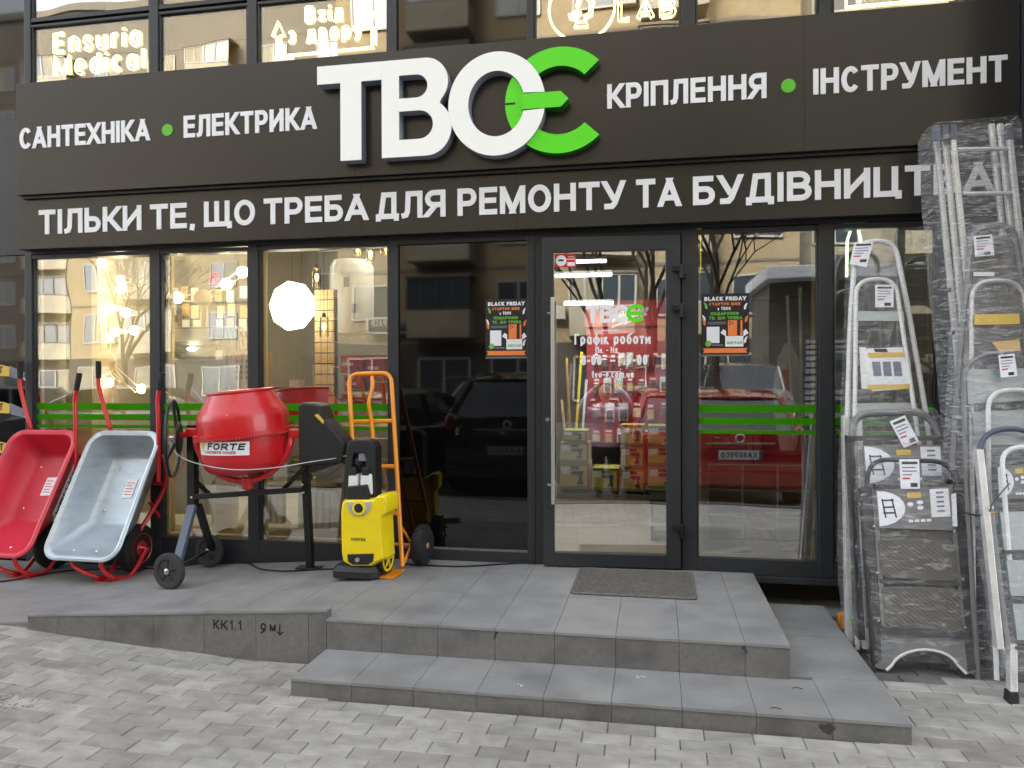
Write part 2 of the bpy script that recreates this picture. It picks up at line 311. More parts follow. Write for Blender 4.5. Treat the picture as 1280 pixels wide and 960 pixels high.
# ---------------------------------------------------------------- lettering
def A(cx, cy, rx, ry, a0, a1, n=8): return [(cx+rx*cos(radians(a0+(a1-a0)*i/n)), cy+ry*sin(radians(a0+(a1-a0)*i/n))) for i in range(n+1)]
def bowl(y0, y1, x=1., x0=0.): r = (y1-y0)/2; return [(x0, y1)]+A(x-.4, (y0+y1)/2, .4, r, 90, -90, 8)+[(x0, y0)]
O_ = [A(.5, .5, .5, .5, 90, 450, 20)]
C_ = [A(.55, .5, .55, .5, 38, 322, 16)]
G = {
'А': (.72, [[(0, 0), (.5, 1)], [(.5, 1), (1, 0)], [(.2, .26), (.8, .26)]]),
'Б': (.6, [[(0, 0), (0, 1), (.9, 1)], bowl(0, .56)]), 'В': (.64, [[(0, 0), (0, 1)], bowl(.52, 1, .92), bowl(0, .52)]),
'Г': (.5, [[(0, 0), (0, 1), (1, 1)]]), 'Д': (.74, [[(0, -.22), (0, 0), (1, 0), (1, -.22)], [(.14, 0), (.3, 1), (.86, 1), (.86, 0)]]),
'Е': (.56, [[(1, 1), (0, 1), (0, 0), (1, 0)], [(0, .52), (.92, .52)]]), 'Є': (.62, [A(.55, .5, .55, .5, 38, 322, 14), [(0, .5), (.8, .5)]]),
'Ж': (.9, [[(.5, 0), (.5, 1)], [(0, 1), (.36, .52), (0, 0)], [(1, 1), (.64, .52), (1, 0)], [(.36, .52), (.64, .52)]]),
'И': (.66, [[(0, 1), (0, 0)], [(0, .08), (1, .92)], [(1, 1), (1, 0)]]), 'І': (.17, [[(.5, 0), (.5, 1)]]), 'I': (.17, [[(.5, 0), (.5, 1)]]),
'К': (.64, [[(0, 0), (0, 1)], [(0, .48), (.34, .52), (.94, 1)], [(.34, .52), (1, 0)]]), 'Л': (.66, [[(0, 0), (.12, .02), (.22, .2), (.26, 1), (1, 1), (1, 0)]]),
'М': (.78, [[(0, 0), (0, 1)], [(.04, 1), (.5, 0)], [(.5, 0), (.96, 1)], [(1, 1), (1, 0)]]), 'Н': (.66, [[(0, 0), (0, 1)], [(1, 0), (1, 1)], [(0, .52), (1, .52)]]),
'О': (.7, O_), 'П': (.66, [[(0, 0), (0, 1), (1, 1), (1, 0)]]), 'Р': (.6, [[(0, 0), (0, 1)], bowl(.42, 1)]), 'С': (.62, C_),
'Т': (.62, [[(0, 1), (1, 1)], [(.5, 1), (.5, 0)]]), 'У': (.66, [[(0, 1), (.52, .3)], [(1, 1), (.56, .14), (.4, 0), (.1, 0)]]),
'Х': (.68, [[(0, 0), (1, 1)], [(0, 1), (1, 0)]]), 'Ц': (.7, [[(0, 1), (0, 0), (.9, 0)], [(.84, 1), (.84, 0)], [(.9, 0), (1, 0), (1, -.22)]]),
'Щ': (.95, [[(0, 1), (0, 0), (.93, 0)], [(.45, 1), (.45, 0)], [(.9, 1), (.9, 0)], [(.93, 0), (1, 0), (1, -.22)]]),
'Ь': (.58, [[(0, 1), (0, 0)], bowl(0, .56)]), 'Я': (.64, [[(1, 0), (1, 1)], [(1-p[0], p[1]) for p in bowl(.44, 1)], [(.55, .44), (0, 0)]]),
',': (.2, [[(.7, .07), (.7, -.04), (.2, -.24)]]), '.': (.16, [[(.5, 0), (.5, .03)]]), '-': (.36, [[(0, .42), (1, .42)]]), ' ': (.3, []),
'L': (.54, [[(0, 1), (0, 0), (1, 0)]]), 'F': (.52, [[(0, 0), (0, 1), (1, 1)], [(0, .52), (.9, .52)]]), 'R': (.62, [[(0, 0), (0, 1)], bowl(.46, 1), [(.5, .46), (1, 0)]]),
'D': (.66, [[(0, 0), (0, 1)], bowl(0, 1)]), 'Y': (.66, [[(0, 1), (.5, .45), (1, 1)], [(.5, .45), (.5, 0)]]), 'N': (.66, [[(0, 0), (0, 1)], [(0, .96), (1, .04)], [(1, 0), (1, 1)]]),
'V': (.66, [[(0, 1), (.5, 0)], [(.5, 0), (1, 1)]]), 'S': (.62, [A(.5, .75, .5, .25, 20, 270, 9)+A(.5, .25, .5, .25, 90, -160, 9)]),
'0': (.54, O_), '1': (.3, [[(0, .75), (.8, 1), (.8, 0)]]), '2': (.56, [A(.5, .7, .5, .3, 170, -20, 8)+[(0, 0), (1, 0)]]), '6': (.56, [A(.5, .32, .5, .32, 90, 450, 12), [(0, .32), (.2, .75), (.8, 1)]]),
'8': (.56, [A(.5, .76, .42, .24, 90, 450, 12), A(.5, .27, .5, .27, 90, 450, 12)]), '9': (.56, [A(.5, .68, .5, .32, 90, 450, 12), [(1, .68), (.8, .25), (.2, 0)]]),
'а': (.52, [A(.5, .35, .5, .35, 90, 450, 12), [(1, .7), (1, 0)]]), 'б': (.52, [A(.5, .33, .5, .33, 90, 450, 12), [(0, .33), (.15, .8), (.9, 1)]]), 'в': (.48, [[(0, 0), (0, .7)], bowl(.36, .7, .9), bowl(0, .36)]),
'г': (.4, [[(0, 0), (0, .7), (1, .7)]]), 'д': (.58, [[(0, -.16), (0, 0), (1, 0), (1, -.16)], [(.15, 0), (.3, .7), (.85, .7), (.85, 0)]]), 'з': (.44, [A(.4, .53, .5, .17, 150, -90, 8)+A(.4, .18, .55, .18, 90, -150, 8)]),
'и': (.52, [[(0, .7), (0, 0)], [(0, .06), (1, .64)], [(1, .7), (1, 0)]]), 'і': (.13, [[(.5, 0), (.5, .7)], [(.5, .92), (.5, .98)]]), 'i': (.13, [[(.5, 0), (.5, .7)], [(.5, .92), (.5, .98)]]),
'к': (.48, [[(0, 0), (0, .7)], [(0, .36), (.9, .7)], [(.3, .4), (1, 0)]]), 'н': (.5, [[(0, 0), (0, .7)], [(1, 0), (1, .7)], [(0, .36), (1, .36)]]), 'о': (.54, [A(.5, .35, .5, .35, 90, 450, 14)]),
'р': (.52, [A(.5, .35, .5, .35, 90, 450, 12), [(0, .7), (0, -.26)]]), 'т': (.46, [[(0, .7), (1, .7)], [(.5, .7), (.5, 0)]]), 'у': (.5, [[(0, .7), (.52, .05)], [(1, .7), (.5, -.12), (.1, -.24)]]), 'х': (.5, [[(0, 0), (1, .7)], [(0, .7), (1, 0)]]),
'ф': (.7, [A(.5, .35, .5, .35, 90, 450, 14), [(.5, 1), (.5, -.26)]]), 't': (.34, [[(.4, 1), (.4, .12), (.6, 0), (1, 0)], [(0, .7), (1, .7)]]), 'v': (.5, [[(0, .7), (.5, 0)], [(.5, 0), (1, .7)]]),
'e': (.52, [[(0, .36), (1, .36)]+A(.5, .35, .5, .35, 10, 310, 12)]), 'c': (.5, [A(.5, .35, .5, .35, 45, 315, 12)]), 'm': (.8, [[(0, 0), (0, .7)], [(0, .5)]+A(.25, .5, .25, .2, 180, 0, 6)+[(.5, 0)], [(.5, .5)]+A(.75, .5, .25, .2, 180, 0, 6)+[(1, 0)]]),
'u': (.5, [[(0, .7), (0, .25)]+A(.5, .25, .5, .25, 180, 360, 8)+[(1, .7)], [(1, .7), (1, 0)]]), 'n': (.5, [[(0, 0), (0, .7)], [(0, .45)]+A(.5, .45, .5, .25, 180, 0, 8)+[(1, 0)]]), 's': (.44, [A(.5, .53, .5, .17, 20, 270, 8)+A(.5, .18, .5, .18, 90, -160, 8)]),
'r': (.34, [[(0, 0), (0, .7)], [(0, .45), (.3, .68), (1, .68)]]), 'a': (.52, [A(.5, .35, .5, .35, 90, 450, 12), [(1, .7), (1, 0)]]), 'd': (.52, [A(.5, .35, .5, .35, 90, 450, 12), [(1, 1), (1, 0)]]), 'l': (.13, [[(.5, 0), (.5, 1)]]),
'w': (.8, [[(0, .7), (.25, 0), (.5, .7), (.75, 0), (1, .7)]]), 'k': (.46, [[(0, 0), (0, 1)], [(0, .3), (.9, .7)], [(.3, .4), (1, 0)]]), 'o': (.54, [A(.5, .35, .5, .35, 90, 450, 14)]),
'M': (.84, [[(0, 0), (0, 1), (.5, .1), (1, 1), (1, 0)]]), 'E': (.56, [[(1, 1), (0, 1), (0, 0), (1, 0)], [(0, .52), (.92, .52)]]), '>': (.4, [[(0, 1), (1, .5), (0, 0)]])}
for a, b in zip('ABCEHKMOPTX', 'АВСЕНКМОРТХ'): G.setdefault(a, G[b])
G['Й'] = (.66, G['И'][1]+[[(.3, 1.14), (.7, 1.14)]])
def ribbon(mb, pts, hw, F, d, k, lo, hi):
    """thick stroke: pts in the plane, F maps (x, z, depth) to the world"""
    n = len(pts); closed = n > 3 and abs(pts[0][0]-pts[-1][0])+abs(pts[0][1]-pts[-1][1]) < 1e-6
    L, R = [], []
    for i in range(n):
        p = pts[i]
        a = pts[i-1] if i > 0 else (pts[-2] if closed else None); c = pts[i+1] if i < n-1 else (pts[1] if closed else None)
        def dr(u, w): l = math.hypot(w[0]-u[0], w[1]-u[1]) or 1; return ((w[0]-u[0])/l, (w[1]-u[1])/l)
        d1 = dr(a, p) if a else dr(p, c); d2 = dr(p, c) if c else d1
        nx, nz = -(d1[1]+d2[1]), d1[0]+d2[0]; l = math.hypot(nx, nz) or 1; nx /= l; nz /= l
        m = hw/max(.45, nx*-d1[1]+nz*d1[0]); l_, r_ = [p[0]+nx*m, p[1]+nz*m], [p[0]-nx*m, p[1]-nz*m]
        if (a is None or c is None):
            s = -1 if a is None else 1; dx, dz = d1
            if abs(dz) > .35 and (abs(p[1]-(lo+hw)) < 1e-4 or abs(p[1]-(hi-hw)) < 1e-4):
                b = lo if abs(p[1]-(lo+hw)) < 1e-4 else hi
                for q in (l_, r_): t = (b-q[1])/dz; q[0] += dx*t; q[1] = b
            elif abs(dz) <= .35 and abs(dx) > 0:
                for q in (l_, r_): q[0] += s*dx*hw*.999; q[1] += s*dz*hw*.999
        L.append(l_); R.append(r_)
    e = k*.0004
    for i in range(n-1):
        q = [L[i], L[i+1], R[i+1], R[i]]
        fr = [F(x, z, d+e) for x, z in q]; bk = [F(x, z, 0) for x, z in q]
        fs = [(0, 1, 2, 3)]
        if d > 0: fs += [(0, 4, 5, 1), (2, 6, 7, 3)]
        if d > 0 and not closed and i == 0: fs.append((3, 7, 4, 0))
        if d > 0 and not closed and i == n-2: fs.append((1, 5, 6, 2))
        mb.add(fr+bk if d > 0 else fr, fs)
def measure(s, H, t, gap): return sum(G[c][0]*H for c in s)+gap*H*(len(s)-1)
def text(s, F, x0, x1, z0, H, t, d=0., gap=.14, mbs=None, mb=None, outline=None):
    """lay a line of lettering from x0 to x1 (spacing and width scale to fit)"""
    w = measure(s, H, t, gap); k = (x1-x0)/w; x = x0; outs = []
    for c in s:
        cw = G[c][0]*H*k; m = mb or MB(); kk = 0
        for pl in G[c][1]:
            pts = [(x+t/2+px*max(0, cw-t), z0+t/2+pz*(H-t)) for px, pz in pl]
            if c in 'ІIlіi.': pts = [(x+cw/2, q[1]) for q in pts]
            if outline: neon_outline(m, pts, outline, F)
            else: ribbon(m, pts, t/2, F, d, kk, z0, z0+H)
            kk += 1
        if c != ' ': outs.append(m)
        x += cw+gap*H*k
    return outs
def neon_outline(m, pts, hw, F, r=.0034):
    L, R = [], []; n = len(pts); closed = n > 3 and abs(pts[0][0]-pts[-1][0])+abs(pts[0][1]-pts[-1][1]) < 1e-6
    for i in range(n):
        a = pts[i-1] if i else (pts[-2] if closed else pts[0]); c = pts[i+1] if i < n-1 else (pts[1] if closed else pts[-1]); dx, dz = c[0]-a[0], c[1]-a[1]; l = math.hypot(dx, dz) or 1
        L.append((pts[i][0]-dz/l*hw, pts[i][1]+dx/l*hw)); R.append((pts[i][0]+dz/l*hw, pts[i][1]-dx/l*hw))
    if closed:
        m.tube([F(x, z, 0) for x, z in L[:-1]], r, 5, True); m.tube([F(x, z, 0) for x, z in R[:-1]], r, 5, True)
    else: m.tube([F(x, z, 0) for x, z in L+R[::-1]], r, 5, True)
def FY(y):                      # lettering on a plane that faces the street
    return lambda x, z, d: V((x, y-d, z))
# ================================================================ THE SETTING
def zr(x): return 0. if x > -1.69 else max(-.142, -.067*(-1.69-x))       # ramp surface
def gz(x, y):                                                              # pavement surface
    t = min(1, max(0, (-2.1-x)/1.55)); return -.245+.095*(t*.8+.2*t*t)
def struct(mb, name, m, parent=None, **k):
    o = mb.build(name, m, parent, **k)
    if parent is None: o['kind'] = 'structure'
    return o
# base ground: one sheet under everything, out past the opposite houses
g = MB(); xs = [-160, -60, -20, -8, -5]+[-3.7+.2*i for i in range(10)]+[-1.6, 2, 6, 20, 60, 160]; ys = [-3.6, -2.4, -1.3, 0, 12]
for i in range(len(xs)-1):
    for j in range(len(ys)-1):
        q = [(xs[i], ys[j]), (xs[i+1], ys[j]), (xs[i+1], ys[j+1]), (xs[i], ys[j+1])]
        g.quad(*[(a, b, gz(a, b)-.028) for a, b in q])
pavement = struct(g, 'pavement', 'joint_sand')
g = MB(); g.quad((-160, -160, -.34), (160, -160, -.34), (160, -4.3, -.34), (-160, -4.3, -.34)); struct(g, 'road', 'asphalt')
# pavement beyond the laid pavers (behind the camera, seen only as a reflection)
pm = MATS['paver'].copy(); pm.name = 'paver_pattern'; t = pm.node_tree; b = t.nodes['Principled BSDF']; bk = t.nodes.new('ShaderNodeTexBrick'); tc = t.nodes.new('ShaderNodeTexCoord')
t.links.new(tc.outputs['Object'], bk.inputs[0]); bk.inputs['Scale'].default_value = 1; bk.inputs['Brick Width'].default_value = .2; bk.inputs['Row Height'].default_value = .1; bk.inputs['Mortar Size'].default_value = .003
bk.inputs['Color1'].default_value = (*lin((176, 173, 166)), 1); bk.inputs['Color2'].default_value = (*lin((150, 147, 142)), 1); bk.inputs['Mortar'].default_value = (*lin((60, 58, 54)), 1)
t.links.new(bk.outputs[0], b.inputs['Base Color']); MATS['paver_pattern'] = pm
g = MB()
for x0, x1, y0, y1 in [(-40, -5.5, -4.2, -1.3), (2.9, 40, -4.2, 0), (-5.5, 2.9, -4.2, -2.75)]:
    nx = 1 if x0 != -5.5 else 24
    for i in range(nx):
        a, c = x0+(x1-x0)*i/nx, x0+(x1-x0)*(i+1)/nx
        g.quad((a, y0, gz(a, 0)-.002), (c, y0, gz(c, 0)-.002), (c, y1, gz(c, 0)-.002), (a, y1, gz(a, 0)-.002))
struct(g, 'outer_paving', 'paver_pattern', pavement)
# road kerb behind the camera
k = MB(); k.box(-40, 40, -4.35, -4.2, -.36, -.235); struct(k, 'kerb', 'concrete')
# pavers, one object each
TIE = {}
def paver_mesh(w, d, r):
    me = MB(); x0, y0 = -w/2, -d/2; b = .004
    top = [(x0+b, y0+b, 0), (-x0-b, y0+b, 0), (-x0-b, -y0-b, 0), (x0+b, -y0-b, 0)]; mid = [(x0, y0, -b), (-x0, y0, -b), (-x0, -y0, -b), (x0, -y0, -b)]; bot = [(p[0], p[1], -.05) for p in mid]
    me.loft([bot, mid, top]); return me
cand = []
row = 0; y = -2.78
while y < -.02:
    off = .1 if row % 2 else 0.
    x = -5.5+off
    while x < 2.9:
        cx, cy = x+.1, y+.05
        hid = (cy > -1.74 and cx-.1 > -1.68 and cx+.1 < 1.01) or (cy > -1.32 and cx+.1 < 1.01) or (cy > -.03)
        if not hid:
            v = V((cx, cy, gz(cx, cy)))-CAM; dz = v.dot(fw); px, py = 640+F_*v.dot(rt)/dz, 480-F_*v.dot(up)/dz
            vis = -60 < px < 1340 and py < 990
            cand.append((0 if vis else 1, dz, cx, cy))
        x += .2
    y += .1; row += 1
cand.sort()
proto = [paver_mesh(.1975, .0975, 0)]
pme = proto[0].build('paver', 'paver', pavement, local=True); first = True
rest = MB()
for i, (vis, dz, cx, cy) in enumerate(cand):
    zz = gz(cx, cy)+random.uniform(-.0015, .0015); sl_ = (gz(cx+.1, cy)-gz(cx-.1, cy))/.2
    if i < 298:
        o = pme if first else pme.copy()
        if not first: COL.objects.link(o)
        first = False
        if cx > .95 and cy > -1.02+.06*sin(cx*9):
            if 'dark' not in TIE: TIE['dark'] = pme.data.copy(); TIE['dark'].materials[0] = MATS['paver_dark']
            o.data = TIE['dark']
        o.location = (cx, cy, zz); o.rotation_euler = (random.uniform(-.006, .006), -math.atan(sl_)+random.uniform(-.004, .004), random.uniform(-.006, .006))
    else:
        M = Matrix.Translation((cx, cy, zz)) @ Matrix.Rotation(-math.atan(sl_), 4, 'Y')
        rest.add([M @ V(p) for p in proto[0].v], proto[0].f)
tag(rest.build('paver_field', 'paver', pavement), kind='stuff')
# moss patch between the pavers
ms = MB()
for i in range(220):
    c = onY(random.gauss(15, 20), 0, 0); a = random.gauss(0, 1); x = -2.98+random.gauss(0, .14); yy = -2.15+random.gauss(0, .06)
    r = random.uniform(.002, .006); ms.add([(x+r*cos(q), yy+r*sin(q), gz(x, yy)+.001+random.uniform(0, .0015)) for q in (0, 1.3, 2.6, 3.9, 5.2)], [(0, 1, 2, 3, 4)])
tag(ms.build('moss', 'moss'), 'green grey moss grown over the pavers at the left edge', 'moss', kind='stuff')
# ---------------- platform, steps and ramp, tile by tile
plat = MB(); plat.box(-1.69, .612, -1.362, .0, -.3, -.014); platform = struct(plat, 'platform', 'grout')
jx = [-1.69, -1.387, -1.087, -.789, -.488, -.188, .1135, .418, .622]
def tile(name, m, x0, x1, y0, y1, z0, z1, par, **k):
    t = MB(); t.box(x0, x1, y0, y1, z0, z1); return t.build(name, m, par, **k)
gp = .0011
for i in range(8):
    for (y0, y1) in ((-1.38, -.772), (-.772, -.166), (-.166, -.006)):
        tile('floor_tile', 'tile', jx[i]+gp, jx[i+1]-gp, y0+gp, y1-gp, -.013, 0, platform)
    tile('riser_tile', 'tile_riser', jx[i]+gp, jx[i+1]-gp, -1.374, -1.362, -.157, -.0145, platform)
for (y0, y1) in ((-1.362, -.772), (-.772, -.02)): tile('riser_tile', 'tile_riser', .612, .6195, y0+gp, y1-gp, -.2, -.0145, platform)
lo = MB(); lo.box(-1.68, 1.015, -1.76, -.12, -.34, -.173); lower = struct(lo, 'lower_step', 'grout')
jl = [-1.69, -1.388, -1.087, -.789, -.488, -.188, .1135, .418, .722, 1.025]
for i in range(9):
    tile('floor_tile', 'tile', jl[i]+gp, jl[i+1]-gp, -1.776, (-1.364 if jl[i] < .6 else -1.33)-gp, -.172, -.159, lower)
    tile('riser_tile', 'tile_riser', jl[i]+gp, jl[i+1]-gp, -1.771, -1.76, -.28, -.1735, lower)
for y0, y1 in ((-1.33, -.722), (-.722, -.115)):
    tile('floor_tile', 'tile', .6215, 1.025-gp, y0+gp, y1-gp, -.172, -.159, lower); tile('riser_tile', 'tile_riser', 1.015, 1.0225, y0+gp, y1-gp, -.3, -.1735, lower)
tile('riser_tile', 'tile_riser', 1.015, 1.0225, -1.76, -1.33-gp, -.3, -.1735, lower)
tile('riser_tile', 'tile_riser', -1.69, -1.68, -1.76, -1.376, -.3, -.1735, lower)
back = MB(); back.box(.625, 2.2, -.112, .3, -.3, -.235); struct(back, 'drain_strip', 'concrete')
for x in (.63, .95, 1.27, 1.59): tile('floor_tile', 'tile', x, x+.316, -.11, .28, -.235, -.222, bpy.data.objects['drain_strip'])
# ramp
rp = MB(); X = [-1.69, -3.81, -6.5]
for a, b in zip(X[1:], X[:-1]):
    rp.add([(a, -1.355, zr(a)-.015), (b, -1.355, zr(b)-.015), (b, 0, zr(b)-.015), (a, 0, zr(a)-.015), (a, -1.355, -.4), (b, -1.355, -.4), (b, 0, -.4), (a, 0, -.4)], [(0, 1, 2, 3), (0, 4, 5, 1), (3, 2, 6, 7), (0, 3, 7, 4), (1, 5, 6, 2)])
ramp = struct(rp, 'ramp', 'grout')
x = -1.69
while x > -6.4:
    x0 = x-.302
    for (y0, y1) in ((-1.36, -.772), (-.772, -.166), (-.166, -.006)):
        if x0 > -3.6 and y0 < -1.3: y0 = -1.31
        t = MB(); a, b = x0+gp, x-gp
        t.add([(a, y0+gp, zr(a)-.013), (b, y0+gp, zr(b)-.013), (b, y1-gp, zr(b)-.013), (a, y1-gp, zr(a)-.013), (a, y0+gp, zr(a)), (b, y0+gp, zr(b)), (b, y1-gp, zr(b)), (a, y1-gp, zr(a))],
              [(3, 2, 1, 0), (4, 5, 6, 7), (0, 1, 5, 4), (1, 2, 6, 5), (2, 3, 7, 6), (3, 0, 4, 7)])
        t.build('floor_tile', 'tile', ramp)
    x = x0
def kt(x): return .047-.067*(-1.69-x)
core = MB(); core.prism([(-1.70, -.4), (-1.70, kt(-1.70)-.012), (-3.485, kt(-3.485)-.012), (-3.485, -.4)][::-1], -1.365, -1.312)
kerbwall = struct(core, 'ramp_kerb', 'grout')
ks = [-1.69, -1.79, -2.09, -2.395, -2.70, -3.0, -3.3, -3.495]
for a, b in zip(ks[1:], ks[:-1]):
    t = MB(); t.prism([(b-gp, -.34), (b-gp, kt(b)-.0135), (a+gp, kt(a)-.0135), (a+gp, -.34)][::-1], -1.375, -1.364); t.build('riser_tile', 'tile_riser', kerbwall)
    t = MB(); t.prism([(b-gp*.3, kt(b)-.0125), (b-gp*.3, kt(b)), (a+gp*.3, kt(a)), (a+gp*.3, kt(a)-.0125)][::-1], -1.380, -1.308); t.build('coping_tile', 'tile', kerbwall)
t = MB(); t.box(-1.698, -1.689, -1.374, -1.31, .0005, .034); t.build('riser_tile', 'tile_riser', kerbwall)
# handwritten survey marks on the ramp wall
mk = MB(); Fm = FY(-1.3752)
for s, x0, x1, z0, h in (('К', -2.34, -2.305, -.09, .05), ('К', -2.295, -2.255, -.09, .05), ('1', -2.243, -2.222, -.09, .052), ('.', -2.215, -2.205, -.088, .05), ('1', -2.195, -2.172, -.088, .05), ('9', -2.065, -2.03, -.098, .056), ('М', -2.012, -1.975, -.083, .036)):
    text(s, Fm, x0, x1, z0, h, .0095, mb=mk)
ribbon(mk, [(-1.953, -.045), (-1.953, -.1)], .004, Fm, 0, 0, -9, 9); ribbon(mk, [(-1.968, -.083), (-1.953, -.1), (-1.935, -.083)], .004, Fm, 0, 1, -9, 9)
mk.build('marker_writing', 'marker_black', kerbwall)
for x, w, z0, h in ((-.789, .012, -.05, .05), (.4185, .014, -.045, .05)):
    m = MB(); pts = [(x+random.uniform(-1, 1)*w*(1.2-.9*k/7), z0+.045-h*k/7) for k in range(8)]; L = [(p[0]-w*(.9-.09*k), p[1]) for k, p in enumerate(pts)]; Rr = [(p[0]+w*(.9-.09*k), p[1]) for k, p in enumerate(pts)]
    m.add([(p[0], -1.3752, p[1]) for p in L+Rr[::-1]], [tuple(range(16))]); m.build('drip_stain', 'stain_dark', platform)
m = MB(); m.add([(.70+.03*cos(a)*(1+.3*sin(3*a)), -1.7718, -.205+.022*sin(a)*(1+.3*cos(5*a))) for a in [i*pi/8 for i in range(16)]], [tuple(range(16))]); m.build('drip_stain', 'stain_dark', lower)
# ================================================================ SHOP BUILDING
shop = thing('shop_building', 'dark framed glass shopfront with upper floor windows behind a tiled entrance platform', 'shop', (0, 0, 0))
TOP, HEAD = 6.2, 2.235
fr = MB()
V_ = [(-4.80, -4.735), (-3.714, -3.634), (-2.915, -2.835), (-1.839, -1.768), (-.851, -.796), (.175, .272), (1.027, 1.113), (1.72, 1.80)]
for a, b in V_:
    m = MB(); m.box(a, b, 0, .09, -.02 if a < .2 else -.015, HEAD); m.build('mullion', 'frame', shop, bevel=.004)
for a, b in V_[:7]+[(1.90, 1.98)]:
    m = MB(); m.box(a+.004, b-.004, .0, .09, 3.25, TOP); m.build('upper_mullion', 'frame', shop, bevel=.004)
g = MB(); g.box(-9, 2.6, .004, .3, HEAD, 3.28); g.build('spandrel', 'frame', shop)
g = MB(); g.box(-34, 28, .10, 13, TOP-.3, 20); g.build('upper_storeys', 'render_grey', shop)
for bx in ((-34, -4.9, .35, 13, -.4, TOP-.3), (2.4, 28, .65, 13, -.4, TOP-.3), (-4.9, 2.4, 7.2, 13, -.4, TOP-.3)):
    g = MB(); g.box(*bx); g.build('lower_storeys', 'render_grey', shop)
# left plinth that grows as the ramp falls, sill under the right windows
p = MB(); p.prism([(-1.77, -.05), (-1.77, .0), (-4.8, .0), (-4.8, -.3)][::-1], .006, .1); p.build('plinth', 'frame', shop)
p = MB(); p.box(.28, 2.1, -.012, .1, -.062, -.018); p.build('sill', 'frame', shop, bevel=.004)
p = MB(); p.box(.28, 2.1, .25, .3, -.4, -.062); p.build('recess_wall', 'plinth_dark', shop)
def window(x0, x1, z0, z1, pane='pane', film_=True, blind=False, rail=.045, cat=None):
    w = MB()
    for a, b, c, d in ((x0, x1, z0-rail-(.055 if z0 < 1 else 0), z0), (x0, x1, z1, z1+rail*.6)): w.box(a, b, .004, .085, c, d)
    w.box(x0, x0+.012, .012, .08, z0, z1); w.box(x1-.012, x1, .012, .08, z0, z1)
    wo = w.build('window', 'frame', shop)
    q = MB(); q.box(x0+.012, x1-.012, .028, .034, z0, z1); q.build('pane', pane, wo)
    q = MB(); q.box(x0+.012, x0+.030, .06, .085, z0, z1); q.box(x1-.030, x1-.012, .06, .085, z0, z1); q.box(x0+.03, x1-.03, .06, .085, z0, z0+.02); q.build('spacer', 'cream', wo)
    if film_:
        for a, b in ((1.031, 1.083), (.954, .999), (.893, .918)):
            q = MB(); q.box(x0+.013, x1-.013, .0268, .0272, a, b); q.build('green_stripe', 'green_strip', wo)
    return wo
m = bpy.data.materials.new('green_strip'); m.use_nodes = True; t = m.node_tree; t.nodes.clear()
o = t.nodes.new('ShaderNodeOutputMaterial'); mx = t.nodes.new('ShaderNodeMixShader'); tr = t.nodes.new('ShaderNodeBsdfTransparent'); tr.inputs[0].default_value = (.35, .75, .1, 1)
df = t.nodes.new('ShaderNodeBsdfTranslucent'); df.inputs[0].default_value = (*lin((90, 184, 34)), 1); d2 = t.nodes.new('ShaderNodeBsdfDiffuse'); d2.inputs[0].default_value = (*lin((86, 178, 32)), 1); ad = t.nodes.new('ShaderNodeMixShader')
t.links.new(df.outputs[0], ad.inputs[1]); t.links.new(d2.outputs[0], ad.inputs[2]); mx.inputs[0].default_value = .88
t.links.new(tr.outputs[0], mx.inputs[1]); t.links.new(ad.outputs[0], mx.inputs[2]); t.links.new(mx.outputs[0], o.inputs[0]); MATS['green_strip'] = m
for a, b in ((-4.735, -3.714), (-3.634, -2.915), (-2.835, -1.839), (.272, 1.027), (1.113, 1.72)): window(a, b, .085, 2.2, 'pane' if a < 0 else 'pane_right')
window(1.80, 2.1, .085, 2.2, 'pane_right')
# black glass panels (fixed, opaque) and the one left of the shop
def blackpane(x0, x1, z0, z1, name='black_panel'):
    q = MB(); q.box(x0, x1, .024, .05, z0, z1); return q.build(name, 'black_gloss', shop)
blackpane(-1.768, -.851, .085, 2.2); blackpane(-9, -4.80, -.3, TOP, 'neighbour_panel')
for a_, b_ in ((-.01, .073), (2.2, HEAD)): q = MB(); q.box(-1.768, -.851, .0, .085, a_, b_); q.build('panel_frame', 'frame', shop, bevel=.003)
q = MB(); q.box(-1.768, -.851, .004, .02, .074, .084); q.build('panel_bead', 'mid_grey', shop)
for a, b in zip([v[1] for v in V_[:6]], [v[0] for v in V_[1:7]]):
    if b < -.8 or a > .2:
        if abs(a+1.768) < .01: blackpane(a, b, 3.3, TOP, 'upper_black_panel')
        else:
            window(a, b, 3.3, 3.99, 'pane_up', False, rail=.03); window(a, b, 4.06, 5.7, 'pane_up', False, rail=.03)
window(-.796, .175, 3.3, 3.99, 'pane_up', False, rail=.03); window(-.796, .175, 4.06, 5.7, 'pane_up', False, rail=.03); window(1.113, 1.90, 3.3, 4.7, 'pane_up', False, rail=.03)
q = MB(); q.box(-4.8, 2.1, .9, .95, 3.2, 6.1); q.build('upper_blind', 'upper_blind', shop)
q = MB(); q.box(-4.8, 2.1, .1, .9, 3.19, 3.24); q.build('upper_floor', 'shop_floor', shop)
# right hand column beside the ladders
q = MB(); q.box(2.12, 3.4, -.9, .6, -.35, TOP); q.build('black_column', 'frame', shop, bevel=.01)
# door frame
q = MB(); q.box(-.796, -.745, .004, .085, -.01, 2.235); q.box(-.745, .175, .004, .085, 2.2, 2.234); q.box(-.745, .175, .01, .08, -.008, .010); q.build('door_frame', 'frame', shop, bevel=.003)
q = MB(); q.box(.135, .178, .046, .088, -.005, 2.215); q.build('door_rebate', 'frame', shop)
q = MB(); q.box(.2, .25, .4, 5.1, -.02, 3.0); q.build('inner_partition', 'grey_wall', shop)  # added wall that keeps the door-side lamp light off the right window display
